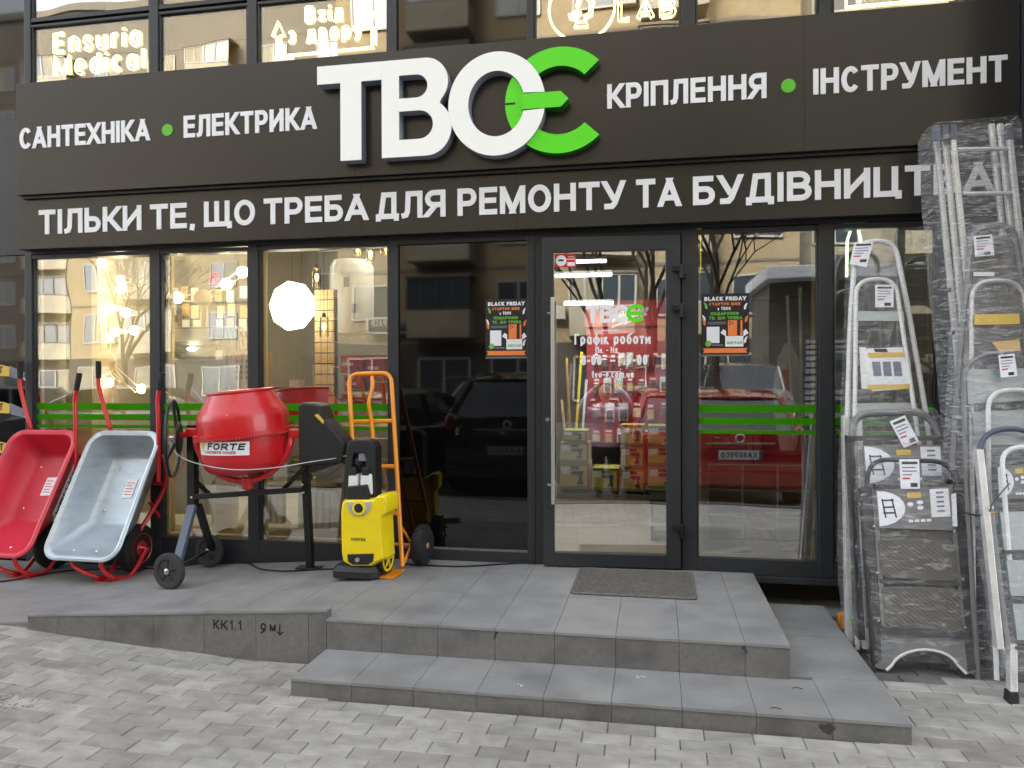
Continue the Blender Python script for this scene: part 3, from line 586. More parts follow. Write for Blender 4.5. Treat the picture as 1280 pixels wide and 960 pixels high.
# ---- door leaf, standing slightly ajar
DX0, DX1, DZ0, DZ1 = -.738, .166, .012, 2.195
door = MB(); gx0, gx1, gz0, gz1 = -.66, .074, .098, 2.098
door.box(DX0, gx0, -.030, .035, DZ0, DZ1); door.box(gx1, DX1, -.030, .035, DZ0, DZ1); door.box(gx0, gx1, -.030, .035, DZ0, gz0); door.box(gx0, gx1, -.030, .035, gz1, DZ1)
leaf = bpy.data.objects.new('door', None)
me = bpy.data.meshes.new('door'); HG = V((.17, .0, 0)); me.from_pydata([tuple(V(p)-HG) for p in door.v], [], door.f); me.materials.append(MATS['frame'])
leaf = bpy.data.objects.new('door', me); COL.objects.link(leaf); leaf.parent = shop; leaf.location = HG; leaf['_w'] = list(HG)
bv = leaf.modifiers.new('b', 'BEVEL'); bv.width = .004; bv.segments = 2
q = MB(); q.box(gx0, gx1, -.004, .004, gz0, gz1); q.build('pane', 'door_pane', leaf)
q = MB(); q.box(-.675, -.652, -.105, -.085, .43, 1.79); q.build('handle_bar', 'chrome', leaf, bevel=.004)
q = MB(); q.tube([(-.664, -.09, 1.69), (-.70, -.032, 1.69)], .009); q.tube([(-.664, -.09, .55), (-.70, -.032, .55)], .009); q.build('handle_mount', 'chrome', leaf, smooth=True)
q = MB(); q.lathe((-.704, -.031, .985), (0, -1, 0), [(0, .016), (.006, .015), (.006, .006), (.009, .006)], 16); q.build('lock_cylinder', 'steel', leaf, smooth=True)
for z in (1.955, 1.70, .268):
    q = MB(); q.box(.115, .17, -.055, -.03, z-.005, z+.033); q.tube([(.172, -.05, z-.05), (.172, -.05, z+.04)], .013, 10); q.box(.172, .205, -.055, -.025, z-.05, z-.012); q.build('hinge', 'black_paint', leaf, bevel=.003)
# white lettering stuck on the door glass
FD = FY(-.0045)
for a_ in (('Графік роботи', -.525, -.025, 1.483, .072, .0125), ('Пн. - Нд.', -.385, -.23, 1.425, .042, .0075), ('8-00', -.48, -.345, 1.345, .068, .014), ('-', -.29, -.255, 1.345, .068, .012), ('19-00', -.205, -.045, 1.345, .068, .014), ('tvo-e.com.ua', -.41, -.135, 1.262, .045, .009), ('ТВ', -.448, -.262, 1.625, .118, .027), ('О', -.268, -.16, 1.625, .118, .027)):
    w = MB(); text(a_[0], FD, *a_[1:], mb=w, gap=.12 if a_[0] != 'ТВ' else .02); w.build('lettering', 'letter_face', leaf)
for z in (1.575, 1.300): w = MB(); ribbon(w, [(-.345, z), (-.225, z)], .0028, FD, 0, 0, -9, 9); w.build('lettering', 'letter_face', leaf)
w = MB(); text('Є', FY(-.0056), -.182, -.06, 1.625, .122, .026, mb=w); w.build('green_letter', 'logo_green', leaf)
# alarm sticker in the corner
s = MB(); s.box(-.655, -.512, -.0058, -.0045, 2.0, 2.088); st = s.build('alarm_sticker', 'sticker_red', leaf)
s = MB(); s.lathe((-.612, -.006, 2.044), (0, -1, 0), [(0, .036), (.0008, .036)], 24); s.build('badge', 'paper', st)
s = MB(); s.lathe((-.612, -.0069, 2.046), (0, -1, 0), [(0, .02), (.0006, .02)], 16); s.v = [(p[0], p[1], 2.046+(p[2]-2.046)*.35) for p in s.v]; s.build('animal_mark', 'ink', st)
s = MB(); s.box(-.57, -.52, -.0068, -.0059, 2.008, 2.032); s.box(-.565, -.525, -.0068, -.0059, 2.066, 2.07); s.box(-.575, -.515, -.0068, -.0059, 2.050, 2.055); s.build('print', 'paper', st)
leaf.rotation_euler = (0, 0, radians(3.3))
# ================================================================ SIGNS
sg = thing('shop_sign', 'upper dark fascia sign with big white and green logo between four trade words', 'sign', (0, -.16, 2.65))
px = [-4.716, -2.02, .912, 2.115]
for a, b in zip(px, px[1:]):
    m = MB(); m.box(a+.0008, b-.0008, -.16, .0, 2.652, 3.489); m.build('sign_panel', 'sign_panel', sg, bevel=.001)
for s, x0, x1 in (('САНТЕХНІКА', -4.682, -3.591), ('ЕЛЕКТРИКА', -3.318, -2.298), ('КРІПЛЕННЯ', -.295, .689), ('ІНСТРУМЕНТ', .965, 2.046)):
    for mb in text(s, FY(-.1605), x0, x1, 2.994, .158, .030, .006, gap=.085): mb.build('letter', 'letter_face', sg)
for x in (-3.448, .818):
    m = MB(); m.lathe((x, -.1605, 3.06), (0, -1, 0), [(0, .043), (.006, .043)], 28); m.build('green_dot', 'green_dot', sg)
# raised logo: T, B, O in white and the green letter crossing the O
def solid_letter(name, outer, holes, y, d, face, side, par):
    """extruded letter from an outline and its holes"""
    c = bpy.data.curves.new(name, 'CURVE'); c.dimensions = '2D'; c.fill_mode = 'FRONT' if False else 'BOTH'
    for pl in [outer]+holes:
        s = c.splines.new('POLY'); s.points.add(len(pl)-1); s.use_cyclic_u = True
        for i, p in enumerate(pl): s.points[i].co = (p[0], p[1], 0, 1)
    c.extrude = d/2; c.bevel_depth = .0
    tmp = bpy.data.objects.new('tmp', c); me = bpy.data.meshes.new_from_object(tmp); bpy.data.objects.remove(tmp)
    me.transform(Matrix(((1, 0, 0, 0), (0, 0, -1, y-d/2), (0, 1, 0, 0), (0, 0, 0, 1)))); me.transform(Matrix.Translation(-base(par)))
    me.materials.clear(); me.materials.append(MATS[face]); me.materials.append(MATS[side]); me.update()
    for p in me.polygons: p.material_index = 0 if p.normal.y < -.9 else 1
    o = bpy.data.objects.new(name, me); COL.objects.link(o); o.parent = par; o['_w'] = list(base(par)); return o
LY, LD = -.162, .09
def arc(cx, cz, rx, rz, a0, a1, n=28): return A(cx, cz, rx, rz, a0, a1, n)
solid_letter('logo_letter', [(-2.252, 3.385), (-1.7915, 3.385), (-1.7915, 3.262), (-1.935, 3.262), (-1.935, 2.735), (-2.085, 2.735), (-2.085, 3.262), (-2.252, 3.262)], [], LY, LD, 'logo_white', 'logo_side', sg)
bx0 = -1.791
outer = [(bx0, 2.737), (-1.48, 2.737)]+arc(-1.48, 2.922, .172, .185, -90, 58, 16)+arc(-1.487, 3.223, .156, .162, -46, 90, 14)+[(bx0, 3.385)]
h1 = [(-1.669, 2.851), (-1.669, 3.040), (-1.53, 3.040)]+arc(-1.53, 2.9455, .095, .0945, 90, -90, 12); h2 = [(-1.669, 3.126), (-1.669, 3.279), (-1.55, 3.279)]+arc(-1.55, 3.2025, .078, .0765, 90, -90, 12)
solid_letter('logo_letter', outer, [h1, h2], LY, LD, 'logo_white', 'logo_side', sg)
ocx, ocz, orx, orz = -1.008, 3.048, .322, .338; irx, irz = .187, .213
solid_letter('logo_letter', arc(ocx, ocz, orx, orz, 9, 351, 64)+arc(ocx, ocz, irx, irz, 344, 16, 54), [], LY, LD, 'logo_white', 'logo_side', sg)
ecx, ecz = -.597, 3.048; eo, ez = .355, .342; ei, eiz = .226, .220
for sg_ in (1, -1):
    pts = arc(ecx, ecz, eo, ez, sg_*132, sg_*44, 22)+arc(ecx, ecz, ei, eiz, sg_*44, sg_*128, 18)
    solid_letter('logo_green_part', pts[::-1] if sg_ < 0 else pts, [], LY, LD*.8, 'logo_green', 'green_side', sg)
lens = arc(ecx, ecz, eo, ez, 150, 210, 24); inner = [(ocx+irx*cos(radians(a))*.992, ocz+irz*sin(radians(a))*.992) for a in range(-52, 53, 4)]
solid_letter('logo_green_part', lens+inner, [], LY, LD*.78, 'logo_green', 'green_side', sg)
solid_letter('logo_green_part', [(-.84, 3.098), (-.585, 3.098), (-.535, 3.047), (-.585, 2.997), (-.84, 2.997)], [], LY-.001, LD*1.02, 'logo_green', 'green_side', sg)
m = MB(); m.box(-.955, -.885, LY-LD*.79-.001, LY-.01, 3.040, 3.053); m.build('logo_slot', 'black_paint', sg)
lw = thing('shop_sign', 'lower dark fascia sign with one long line of white capitals above the windows', 'sign', (0, -.10, 2.25))
px = [-4.762, -2.0, -.9, 2.11]
for a, b in zip(px, px[1:]):
    m = MB(); m.box(a+.0008, b-.0008, -.10, .0, 2.255, 2.628); m.build('sign_panel', 'sign_panel', lw, bevel=.001)
for s, x0, x1 in (('ТІЛЬКИ', -4.574, -3.706), ('ТЕ,', -3.634, -3.270), ('ЩО', -3.198, -2.798), ('ТРЕБА', -2.730, -1.949), ('ДЛЯ', -1.890, -1.392), ('РЕМОНТУ', -1.308, -.185), ('ТА', -.114, .170), ('БУДІВНИЦТВА', .245, 1.995)):
    for mb in text(s, FY(-.1005), x0, x1, 2.361, .184, .036, .006, gap=.085): mb.build('letter', 'letter_face', lw)
m = MB(); m.box(-4.7, 2.1, -.13, -.01, 2.629, 2.650); m.build('shadow_gap', 'black_paint', lw)
# ================================================================ UPPER WINDOW NEON SIGNS
def neon(name, label, cat, lines, group=None, ol=.0125, r=.0032):
    t = thing(name, label, cat, (lines[0][1], .06, lines[0][3]), group)
    for s, x0, x1, z0, h in lines:
        for mb in text(s, FY(.02), x0, x1, z0, h, ol*2.2, 0, gap=.2, outline=ol if True else .012): mb.build('glowing_letter', 'neon', t)
    return t
neon('neon_sign', 'glowing outlined words of a medical insurer in the leftmost upper window', 'neon sign', [('Ensuria', -4.555, -3.80, 3.775, .165), ('Medical', -4.555, -3.765, 3.60, .165)])
t = neon('neon_sign', 'glowing words telling people to enter from the yard between two up arrows', 'neon sign', [('Вхід', -2.47, -2.18, 3.825, .125), ('з двору', -2.60, -2.04, 3.69, .125)], ol=.010)
for sx in (-2.68, -1.95):
    m = MB(); m.tube([V((sx+a, .018, z)) for a, z in ((-.014, 3.61), (-.014, 3.755), (-.048, 3.755), (0, 3.86), (.048, 3.755), (.014, 3.755), (.014, 3.63))], .005, 5); m.build('glowing_arrow', 'neon', t)
m = MB(); m.tube([(-2.68, .018, 3.608), (-2.33, .018, 3.608)], .006, 5); m.tube([(-2.315, .018, 3.608), (-1.95, .018, 3.612)], .006, 5); m.build('glowing_line', 'neon', t)
t = neon('neon_sign', 'glowing round microscope emblem with the word LAB above the logo', 'neon sign', [('LAB', -.234, .145, 3.635, .13)], ol=.012)
m = MB(); m.torus((-.475, .018, 3.755), (0, 1, 0), .222, .006, 40, 6); m.build('glowing_ring', 'neon', t)
for sc in (1, .72):
    m = MB(); m.tube([V((-.475+(a-.5)*.2*sc, .018, 3.755+(z-.5)*.27*sc)) for a, z in ((.2, .95), (.45, .7), (.3, .55), (.62, .95), (.9, .6), (.85, .3), (.6, .2), (.72, .02), (.25, .02), (.35, .2), (.1, .25), (.05, .35), (.5, .33))], .005, 5); m.build('glowing_emblem', 'neon', t)
t = neon('neon_sign', 'glowing long rounded bar along the sill of the upper window at right', 'neon sign', [('-', 1.25, 1.3, 3.62, .05)])
m = MB(); m.tube([(1.2, .018, 3.60), (1.84, .018, 3.60)], .006, 5); m.tube([(1.2, .018, 3.60), (1.2, .018, 3.66)], .006, 5); m.build('glowing_line', 'neon', t)
# ================================================================ POSTERS
def poster(x0, x1, z0, z1, label, y=.026):
    t = thing('poster', label, 'poster', (x0, y, z0), 'sale posters on the glass'); w, h = x1-x0, z1-z0
    X = lambda u: x0+w*u; Z = lambda v: z0+h*v; q = MB(); q.box(x0, x1, y-.001, y, z0, z1); q.build('sheet', 'poster_black', t); F = FY(y-.0015)
    def tx(s, u0, u1, v, hh, m, th): mb = MB(); text(s, F, X(u0), X(u1), Z(v), h*hh, th, mb=mb, gap=.12); mb.build('print', m, t)
    tx('BLACK FRIDAY', .06, .94, .885, .065, 'paper', .0075); tx('СТАРТУЄ ВЖЕ', .16, .82, .81, .045, 'poster_orange', .005); tx('у ТВОЄ', .34, .62, .735, .05, 'paper', .0045)
    tx('ПОДАРУНКИ', .2, .78, .655, .048, 'poster_green', .005); tx('ТЕ, ЩО ТРЕБА', .16, .86, .585, .048, 'poster_green', .005)
    def poly(m, pts, e=.0016):
        mb = MB(); mb.add([(X(a), y-e, Z(b)) for a, b in pts], [tuple(range(len(pts)))]); mb.build('print', m, t)
    poly('poster_orange', [(.03, .05), (.97, .05), (.93, .085), (.97, .125), (.03, .125), (.06, .085)]); poly('mid_grey', [(.0, .0), (1, .0), (1, .025), (0, .025)])
    poly('paper', [(.11, .21), (.38, .21), (.38, .47), (.11, .47)])
    poly('paper', [(.5, .15), (.88, .15), (.88, .32), (.5, .32)]); poly('paper', [(.40, .37), (.52, .31), (.52, .40), (.46, .43)]); poly('paper', [(.88, .31), (.99, .36), (.93, .43), (.88, .39)])
    poly('poster_orange', [(.56, .325), (.75, .325), (.75, .57), (.56, .57)], .0018); poly('poster_orange', [(.82, .325), (.86, .325), (.86, .57), (.82, .57)], .0018)
    for a, b in ((.60, .545), (.60, .505), (.65, .525)):
        mb = MB(); mb.lathe((X(a), y-.0019, Z(b)), (0, -1, 0), [(0, w*.018), (.0006, w*.018)], 10); mb.build('camera_dot', 'ink', t)
    mb = MB(); text('ВИГРАЙ', FY(y-.002), X(.54), X(.85), Z(.19), h*.042, .004, mb=mb); mb.build('print', 'poster_green', t)
    for v in (.51, .535): poly('ink_grey', [(.13, v), (.52, v), (.52, v+.012), (.13, v+.012)])
    poly('ink_grey', [(.22, .165), (.46, .165), (.46, .185), (.22, .185)]); poly('poster_green', [(.07, .2), (.12, .15), (.2, .17), (.22, .22), (.14, .26)], .0019)
    for m, cx, cz, s in (('poster_green', .02, .78, 1), ('paper', 1.0, .76, -1), ('poster_orange', 1.02, .56, -1), ('paper', -.02, .58, 1), ('poster_orange', -.02, .52, 1), ('paper', 1.0, .23, -1)):
        pts = [(min(1, max(0, cx+s*.11*sin(a))), cz+.07*cos(a)*1.3) for a in (.3, .7, 1.1, 1.5, 1.9)]+[(min(1, max(0, cx+s*.06*sin(a))), cz+.06*cos(a)*1.3) for a in (1.7, 1.2, .7)]
        poly(m, pts, .0017)
poster(-1.144, -.853, 1.398, 1.806, 'dark sale poster on the black glass panel left of the door', .022)
poster(.304, .604, 1.40, 1.808, 'dark sale poster on the clear glass window right of the door', .026)
# cordless tool stickers on the black glass at the far left
for z, c in ((1.345, 'a'), (1.055, 'b'), (.74, 'c')):
    p = onY(10, 477-(z-1.235)*165, -.0); x = -5.0; y = .0225
    t = thing('tool_sticker', {'a': 'topmost yellow and black power tool picture on the black glass at the left edge', 'b': 'middle yellow and black power tool picture on the black glass at the left edge', 'c': 'lowest yellow tool picture half behind the red wheelbarrow tray'}[c], 'sticker', (x, y, z), 'tool pictures on black glass')
    q = MB(); q.add([(x-.25, y-.001, z-.04), (x+.04, y-.001, z-.055), (x+.04, y-.001, z+.02), (x-.02, y-.001, z+.035), (x-.25, y-.001, z+.06)], [(0, 1, 2, 3, 4)]); q.build('print', 'yellow_print', t)
    q = MB(); text('FT', FY(y-.0015), x-.09, x-.02, z-.03, .055, .011, mb=q); q.build('print', 'ink', t)
    q = MB(); q.add([(x+.05, y-.002, z-.06), (x+.19, y-.002, z-.09), (x+.2, y-.002, z-.03), (x+.04, y-.002, z+.03)], [(0, 1, 2, 3)]); q.build('print', 'ink_grey', t)
    q = MB(); q.torus((x+.2, y-.001, z-.06), (0, 1, 0), .03, .006, 16, 4); q.build('print', 'steel', t)
# ================================================================ INSIDE THE SHOP
rm = MB(); rm.box(-4.9, 2.4, .1, 7.2, -.06, -.001); fl = rm.build('shop_floor', 'shop_floor'); fl['kind'] = 'structure'
rm = MB(); rm.box(-4.9, 2.4, .1, 7.2, 3.0, 3.1); c = rm.build('shop_ceiling', 'shop_ceiling'); c['kind'] = 'structure'
for nm, bx in (('shop_back_wall', (-4.9, 2.4, 7.1, 7.2, -.02, 3.0)), ('shop_side_wall', (-4.9, -4.8, .1, 7.1, -.02, 3.0)), ('shop_side_wall', (2.3, 2.4, .3, 7.1, -.02, 3.0)), ('shop_partition', (-1.2, -1.1, .1, 2.6, -.02, 3.0))):
    rm = MB(); rm.box(*bx); o = rm.build(nm, 'shop_wall'); o['kind'] = 'structure'
rm = MB(); rm.box(-4.8, -1.25, 3.0, 3.1, -.02, 3.0); o = rm.build('lamp_room_wall', 'grey_wall'); o['kind'] = 'structure'
def lamp_light(par, size, power, loc, col=(1, .86, .66), sy=None, rot=(0, 0, 0)):
    power *= .19
    l = bpy.data.lights.new('lamp_light', 'AREA'); l.shape = 'RECTANGLE'; l.size = size; l.size_y = sy or size; l.energy = power; l.color = col
    o = bpy.data.objects.new('lamp_light', l); COL.objects.link(o); o.parent = par; o.location = V(loc)-base(par); o.rotation_euler = rot; return o
for i, (a, b, Y, z, lab) in enumerate(((697, 758, 1.0, 328, 'topmost of the white ceiling tubes seen through the door glass'), (694, 765, 1.5, 345, 'second of the white ceiling tubes seen through the door glass'), (705, 767, 2.1, 380, 'lowest of the white ceiling tubes seen through the door glass'))):
    p, q = onY(a, z, Y), onY(b, z-2, Y); p.z = q.z = min(p.z, 2.96); t = thing('tube_lamp', lab, 'lamp', p, 'ceiling tubes')
    m = MB(); m.tube([p, q], .012, 8); m.build('tube', 'tube_lamp', t); m = MB(); m.box(p.x, q.x, p.y-.03, p.y+.03, p.z+.012, p.z+.032); m.build('batten', 'white_plastic', t)
    lamp_light(t, .6, 9, ((p.x+q.x)/2, Y, p.z-.05), (1, .97, .92), .3, (radians(18), 0, 0))
for x, y, lab in ((-4.2, 1.6, 'white ceiling tube above the lamp display behind the leftmost window'), (-3.0, 2.1, 'white ceiling tube above the lamp display behind the second window'), (-2.1, 1.5, 'white ceiling tube above the water heater display'), (.7, 2.2, 'white ceiling tube above the tile display right of the door')):
    t = thing('tube_lamp', lab, 'lamp', (x, y, 2.9), 'ceiling tubes'); m = MB(); m.tube([(x-.05, y-.5, 2.9), (x+.05, y+.5, 2.9)], .02, 8); m.build('tube', 'tube_lamp', t); m = MB(); m.box(x-.03, x+.03, y-.5, y+.5, 2.925, 2.96); m.build('batten', 'white_plastic', t)
    lamp_light(t, 1.2, 17 if x < 0 else 5, (x, y, 2.8), (1, .90, .74) if x < 0 else (1, .96, .9), .3)
# -- red tool wall with blister packs
Y = 2.6; a = onY(733, 377, Y); b = onY(868, 620, Y)
t = thing('tool_rack', 'tall red pegboard tool rack with a white script logo behind the door', 'rack', (a.x, Y, 0))
m = MB(); b.x = .185; m.box(a.x, b.x, Y, Y+.06, .62, a.z-.26); m.build('back_panel', 'tool_red', t); m = MB(); m.box(a.x-.01, b.x, Y-.07, Y+.06, a.z-.26, a.z); m.build('header', 'tool_red', t)
hp = onY(765, 402, Y-.075); m = MB(); sl0 = MB()
def FS(x, z, d): return V((hp.x+(x+z*.35), Y-.076-d, hp.z-.01+z+x*.22))
text('Milwaukee', FS, 0, .34, 0, .105, .018, mb=m, gap=.03); ribbon(m, [(.02, -.05), (.16, -.02), (.14, -.05), (.34, .0)], .006, FS, 0, 9, -9, 9); m.build('script_logo', 'paper', t)
def pack(x, z, y, w, h, col, lab, k):
    t = thing('blister_pack', lab, 'pack', (x, y, z), 'packs hanging on the red tool rack')
    m = MB(); m.box(x-w/2, x+w/2, y-.004, y, z-h, z); m.build('card', col, t)
    m = MB(); m.cbox((x, y-.018, z-h*.6), (w*.72, .026, h*.5)); m.build('tool_head', k, t, bevel=.004)
    m = MB(); m.box(x-w*.3, x+w*.3, y-.006, y-.004, z-h*.22, z-h*.08); m.build('print', 'paper', t)
rows = [(1.52, .16, .075), (1.28, .17, .10), (1.03, .19, .12), (.76, .17, .11)]
words = ['top', 'second', 'third', 'fourth']; cols = ['tool_red', 'paper', 'tool_red', 'clear_plastic', 'box_red_side']; kk = ['steel', 'dark_steel', 'wood', 'steel', 'cream']
ORD = ['first', 'second', 'third', 'fourth', 'fifth', 'sixth', 'seventh', 'eighth', 'ninth', 'tenth', 'eleventh', 'twelfth', 'thirteenth']
n = 0
for r, (z, h, w) in enumerate(rows):
    x = a.x+.1; q0 = n
    while x < b.x-.06:
        pack(x, z+random.uniform(-.01, .01), Y-.03, w*random.uniform(.7, .95), h*random.uniform(.8, 1), cols[(n*7+r) % 5], 'small blister pack in the %s row of the red tool rack, %s from the left' % (words[r], ORD[n-q0]), kk[(n*3+r) % 5]); x += w*1.12; n += 1
# -- stacked cordless drill boxes on a low bench
Y = 1.5; bl = onY(690, 616, Y); br = onY(850, 616, Y)
t = thing('bench', 'low grey display bench carrying the stacked drill boxes', 'bench', (bl.x, Y, 0)); m = MB(); m.box(bl.x-.2, br.x+.1, Y-.01, Y+.6, bl.z-.05, bl.z); m.build('bench_top', 'grey_wall', t, bevel=.004); m = MB(); m.box(bl.x-.2, br.x+.1, Y+.03, Y+.6, 0, bl.z-.05); m.build('bench_front', 'cream', t)
def drill_box(x0, x1, z0, z1, lab, y=1.5):
    t = thing('drill_box', lab, 'box', (x0, y, z0), 'yellow drill boxes behind the door'); w, h = x1-x0, z1-z0
    m = MB(); m.box(x0, x1, y, y+.3, z0, z1); m.build('carton', 'box_yellow', t, bevel=.002)
    m = MB(); m.box(x0, x1-.02, y-.0015, y-.0005, z0, z0+h*.12); m.box(x0, x1-.02, y-.0015, y-.0005, z1-h*.12, z1); m.build('print', 'box_green', t)
    m = MB(); m.box(x1-w*.09, x1, y-.002, y-.0005, z0, z1); m.build('print', 'box_red_side', t)
    m = MB(); m.box(x0+w*.06, x0+w*.34, y-.003, y-.001, z0+h*.58, z0+h*.86); m.build('label_card', 'paper', t)
    m = MB(); m.box(x0+w*.38, x0+w*.66, y-.0025, y-.001, z1-h*.24, z1-h*.1); m.build('carry_slot', 'ink', t)
    m = MB(); cx, cz = x0+w*.62, z0+h*.52
    m.cbox((cx, y-.004, cz+h*.1), (w*.34, .004, h*.15)); m.cbox((cx-w*.19, y-.004, cz+h*.1), (w*.08, .003, h*.08)); m.cbox((cx+w*.08, y-.0045, cz-h*.08), (w*.1, .003, h*.3)); m.cbox((cx+w*.06, y-.005, cz-h*.28), (w*.2, .003, h*.12)); m.build('drill_picture', 'dark_steel', t)
    for v in (.2, .3, .4):
        m = MB(); m.box(x0+w*.08, x0+w*.3, y-.002, y-.001, z0+h*v, z0+h*(v+.05)); m.build('print', 'wood', t)
def pxbox(x0, y0, x1, y1, lab): p, q = onY(x0, y0, Y), onY(x1, y1, Y); drill_box(p.x, q.x-.008, q.z+.003, p.z, lab)
Y = 1.5
pxbox(700, 579, 738, 612, 'drill box at the bottom of the left pile beside the door handle'); pxbox(700, 553, 737, 578, 'drill box in the middle of the left pile beside the door handle'); pxbox(704, 538, 735, 552, 'small dark labelled drill box topping the left pile')
pxbox(740, 585, 775, 614, 'single drill box low between the two taller piles'); pxbox(776, 586, 808, 615, 'drill box at the bottom of the central pile'); pxbox(776, 558, 807, 585, 'drill box in the middle of the central pile'); pxbox(776, 531, 807, 557, 'drill box topping the central pile under the tool rack')
pxbox(810, 583, 846, 612, 'drill box at the bottom of the right pile'); pxbox(810, 558, 846, 582, 'drill box in the middle of the right pile'); pxbox(810, 532, 846, 557, 'drill box topping the right pile')
# -- mouldings, brooms beside the rack
for i, (x0, y0, x1, y1, c, lab) in enumerate(((727, 440, 716, 560, 'yellow_plastic', 'long yellow handle leaning left of the red tool rack'), (708, 448, 716, 530, 'brass', 'thin brass strip leaning left of the red tool rack'), (714, 455, 705, 540, 'grey_blue', 'grey pole leaning left of the red tool rack'), (733, 475, 724, 575, 'white_plastic', 'pale trim strip leaning beside the drill boxes'), (702, 500, 712, 560, 'wood', 'wooden batten leaning beside the drill boxes'))):
    p, q = onY(x0, y0, 2.4), onY(x1, y1, 2.1); m = MB(); q.z = min(q.z, .3); m.tube([q, p], .014, 6); tag(m.build('leaning_strip', c), lab, 'strip')
# -- black step stool with pale edge near the door
p = onY(812, 665, .9); t = thing('step_stool', 'black angular step stool with a pale front edge inside the door', 'stool', (p.x, .9, 0)); m = MB(); m.box(p.x, p.x+.25, .9, 1.3, .28, .32); m.build('tread', 'black_paint', t); m = MB(); m.box(p.x, p.x+.25, .88, 1.1, .12, .14); m.build('tread', 'white_plastic', t)
m = MB(); m.box(p.x+.01, p.x+.03, .9, 1.3, 0, .3); m.box(p.x+.22, p.x+.24, .9, 1.3, 0, .3); m.build('side_frame', 'black_paint', t)
# -- brown tile display panel behind the right window
p, q = onY(885, 580, .9), onY(1008, 700, .9); t = thing('tile_display', 'brown floor tiles with white grout laid out as a board behind the right window', 'display', (p.x, .9, 0))
m = MB(); m.box(p.x, q.x+.05, .91, .95, .02, p.z); m.build('board', 'white_plastic', t)
nx, nz = 3, 3
for i in range(nx):
    for j in range(nz):
        w, h = (q.x+.05-p.x)/nx, (p.z-.02)/nz; m = MB(); m.box(p.x+w*i+.008, p.x+w*(i+1)-.008, .898, .91, .02+h*j+.008, .02+h*(j+1)-.008); m.build('sample_tile', 'brown_tile', t)
# white ceramic trim strip on the floor
m = MB(); p, q = onY(890, 695, .35), onY(938, 682, .6); p.z = q.z = .03; m.tube([p, q], .025, 4); tag(m.build('trim_strip', 'white_plastic'), 'pale angled trim strip lying on the shop floor behind the right window', 'strip')
# leaning profiles and a wrapped roll by the right mullion
for i, (x0, y0, x1, y1, c, lab) in enumerate(((1000, 360, 1006, 690, 'aluminium', 'bare metal profile leaning nearest the right mullion'), (984, 370, 990, 500, 'white_tube', 'bent white tube frame leaning behind the right window'), (1012, 520, 1001, 694, 'steel', 'steel profile leaning in the lower right window corner'), (1017, 500, 1012, 694, 'grey_plastic', 'grey plastic profile standing in the lower right window corner'))):
    p, q = onY(x0, y0, .5), onY(x1, y1, .35); q.z = max(0, q.z); m = MB(); m.tube([q, p], .012, 6); tag(m.build('leaning_profile', c), lab, 'profile')
p = onY(985, 440, .5); t = thing('wrapped_bundle', 'film wrapped bundle with red labels hanging inside the right window', 'bundle', p); m = MB(); m.loft([[V((p.x+w*cos(a), .5+w*.4*sin(a), z)) for a in [i*pi/5 for i in range(10)]] for z, w in ((.75, .05), (.95, .09), (1.2, .1), (1.4, .07), (1.5, .02))]); m.build('bundle_body', 'white_plastic', t); m = MB(); m.box(p.x-.05, p.x+.02, .44, .45, 1.1, 1.32); m.build('red_label', 'sticker_red', t); m = MB(); m.loft([[V((p.x+w*cos(a), .5+w*.5*sin(a), z)) for a in [i*pi/5 for i in range(10)]] for z, w in ((.72, .06), (.95, .11), (1.2, .12), (1.42, .085), (1.55, .03))]); m.build('film', 'wrap_thin', t)
# yellow light strip at the window edge and bright arc beyond the next mullion
p, q = onY(874, 288, .12), onY(874, 342, .12); m = MB(); m.tube([p, q], [.012, .012], 6); tag(m.build('light_strip', 'yellow_led'), 'glowing yellow light strip at the edge of the window right of the door', 'light strip')
p = onY(1068, 300, .4); m = MB(); m.tube([p+V((-.05, 0, -.25)), p+V((-.045, 0, 0)), p+V((-.02, 0, .08)), p+V((.02, 0, .09)), p+V((.04, 0, 0)), p+V((.045, 0, -.1))], .010, 6); tag(m.build('light_ring', 'neon_green'), 'slim glowing pale green arch lamp behind the rightmost window', 'lamp')
p = onY(1133, 300, .6); m = MB(); m.ball(p, .07, 14, 8, (.6, .3, 1)); tag(m.build('wall_lamp', 'white_plastic', smooth=True), 'white oval lamp head hanging behind the rightmost window', 'lamp')
# shelves deep inside on the right
t = thing('goods_shelf', 'dim metal goods shelf standing deep inside behind the right window', 'shelf', (.2, 5.2, 0))
for z in (.3, .8, 1.3, 1.8, 2.3): m = MB(); m.box(.3, 2.2, 5.2, 5.6, z, z+.03); m.build('shelf_board', 'grey_blue', t)
for x in (.3, 1.25, 2.17): m = MB(); m.box(x, x+.03, 5.2, 5.6, 0, 2.6); m.build('shelf_post', 'dark_steel', t)
for i in range(22):
    x = .4+(i % 8)*.22; z = (.33, .83, 1.33)[i//8]; m = MB(); m.cbox((x, 5.35, z+.13), (.17, .2, random.uniform(.18, .3))); tag(m.build('carton', random.choice(['cardboard', 'brown_tile', 'grey_blue', 'box_green'])), 'carton standing in the %s row of the dim goods shelf, %s from the left' % (('lower', 'middle', 'upper')[i//8], ORD[i % 8]), 'carton', 'cartons on the goods shelf')
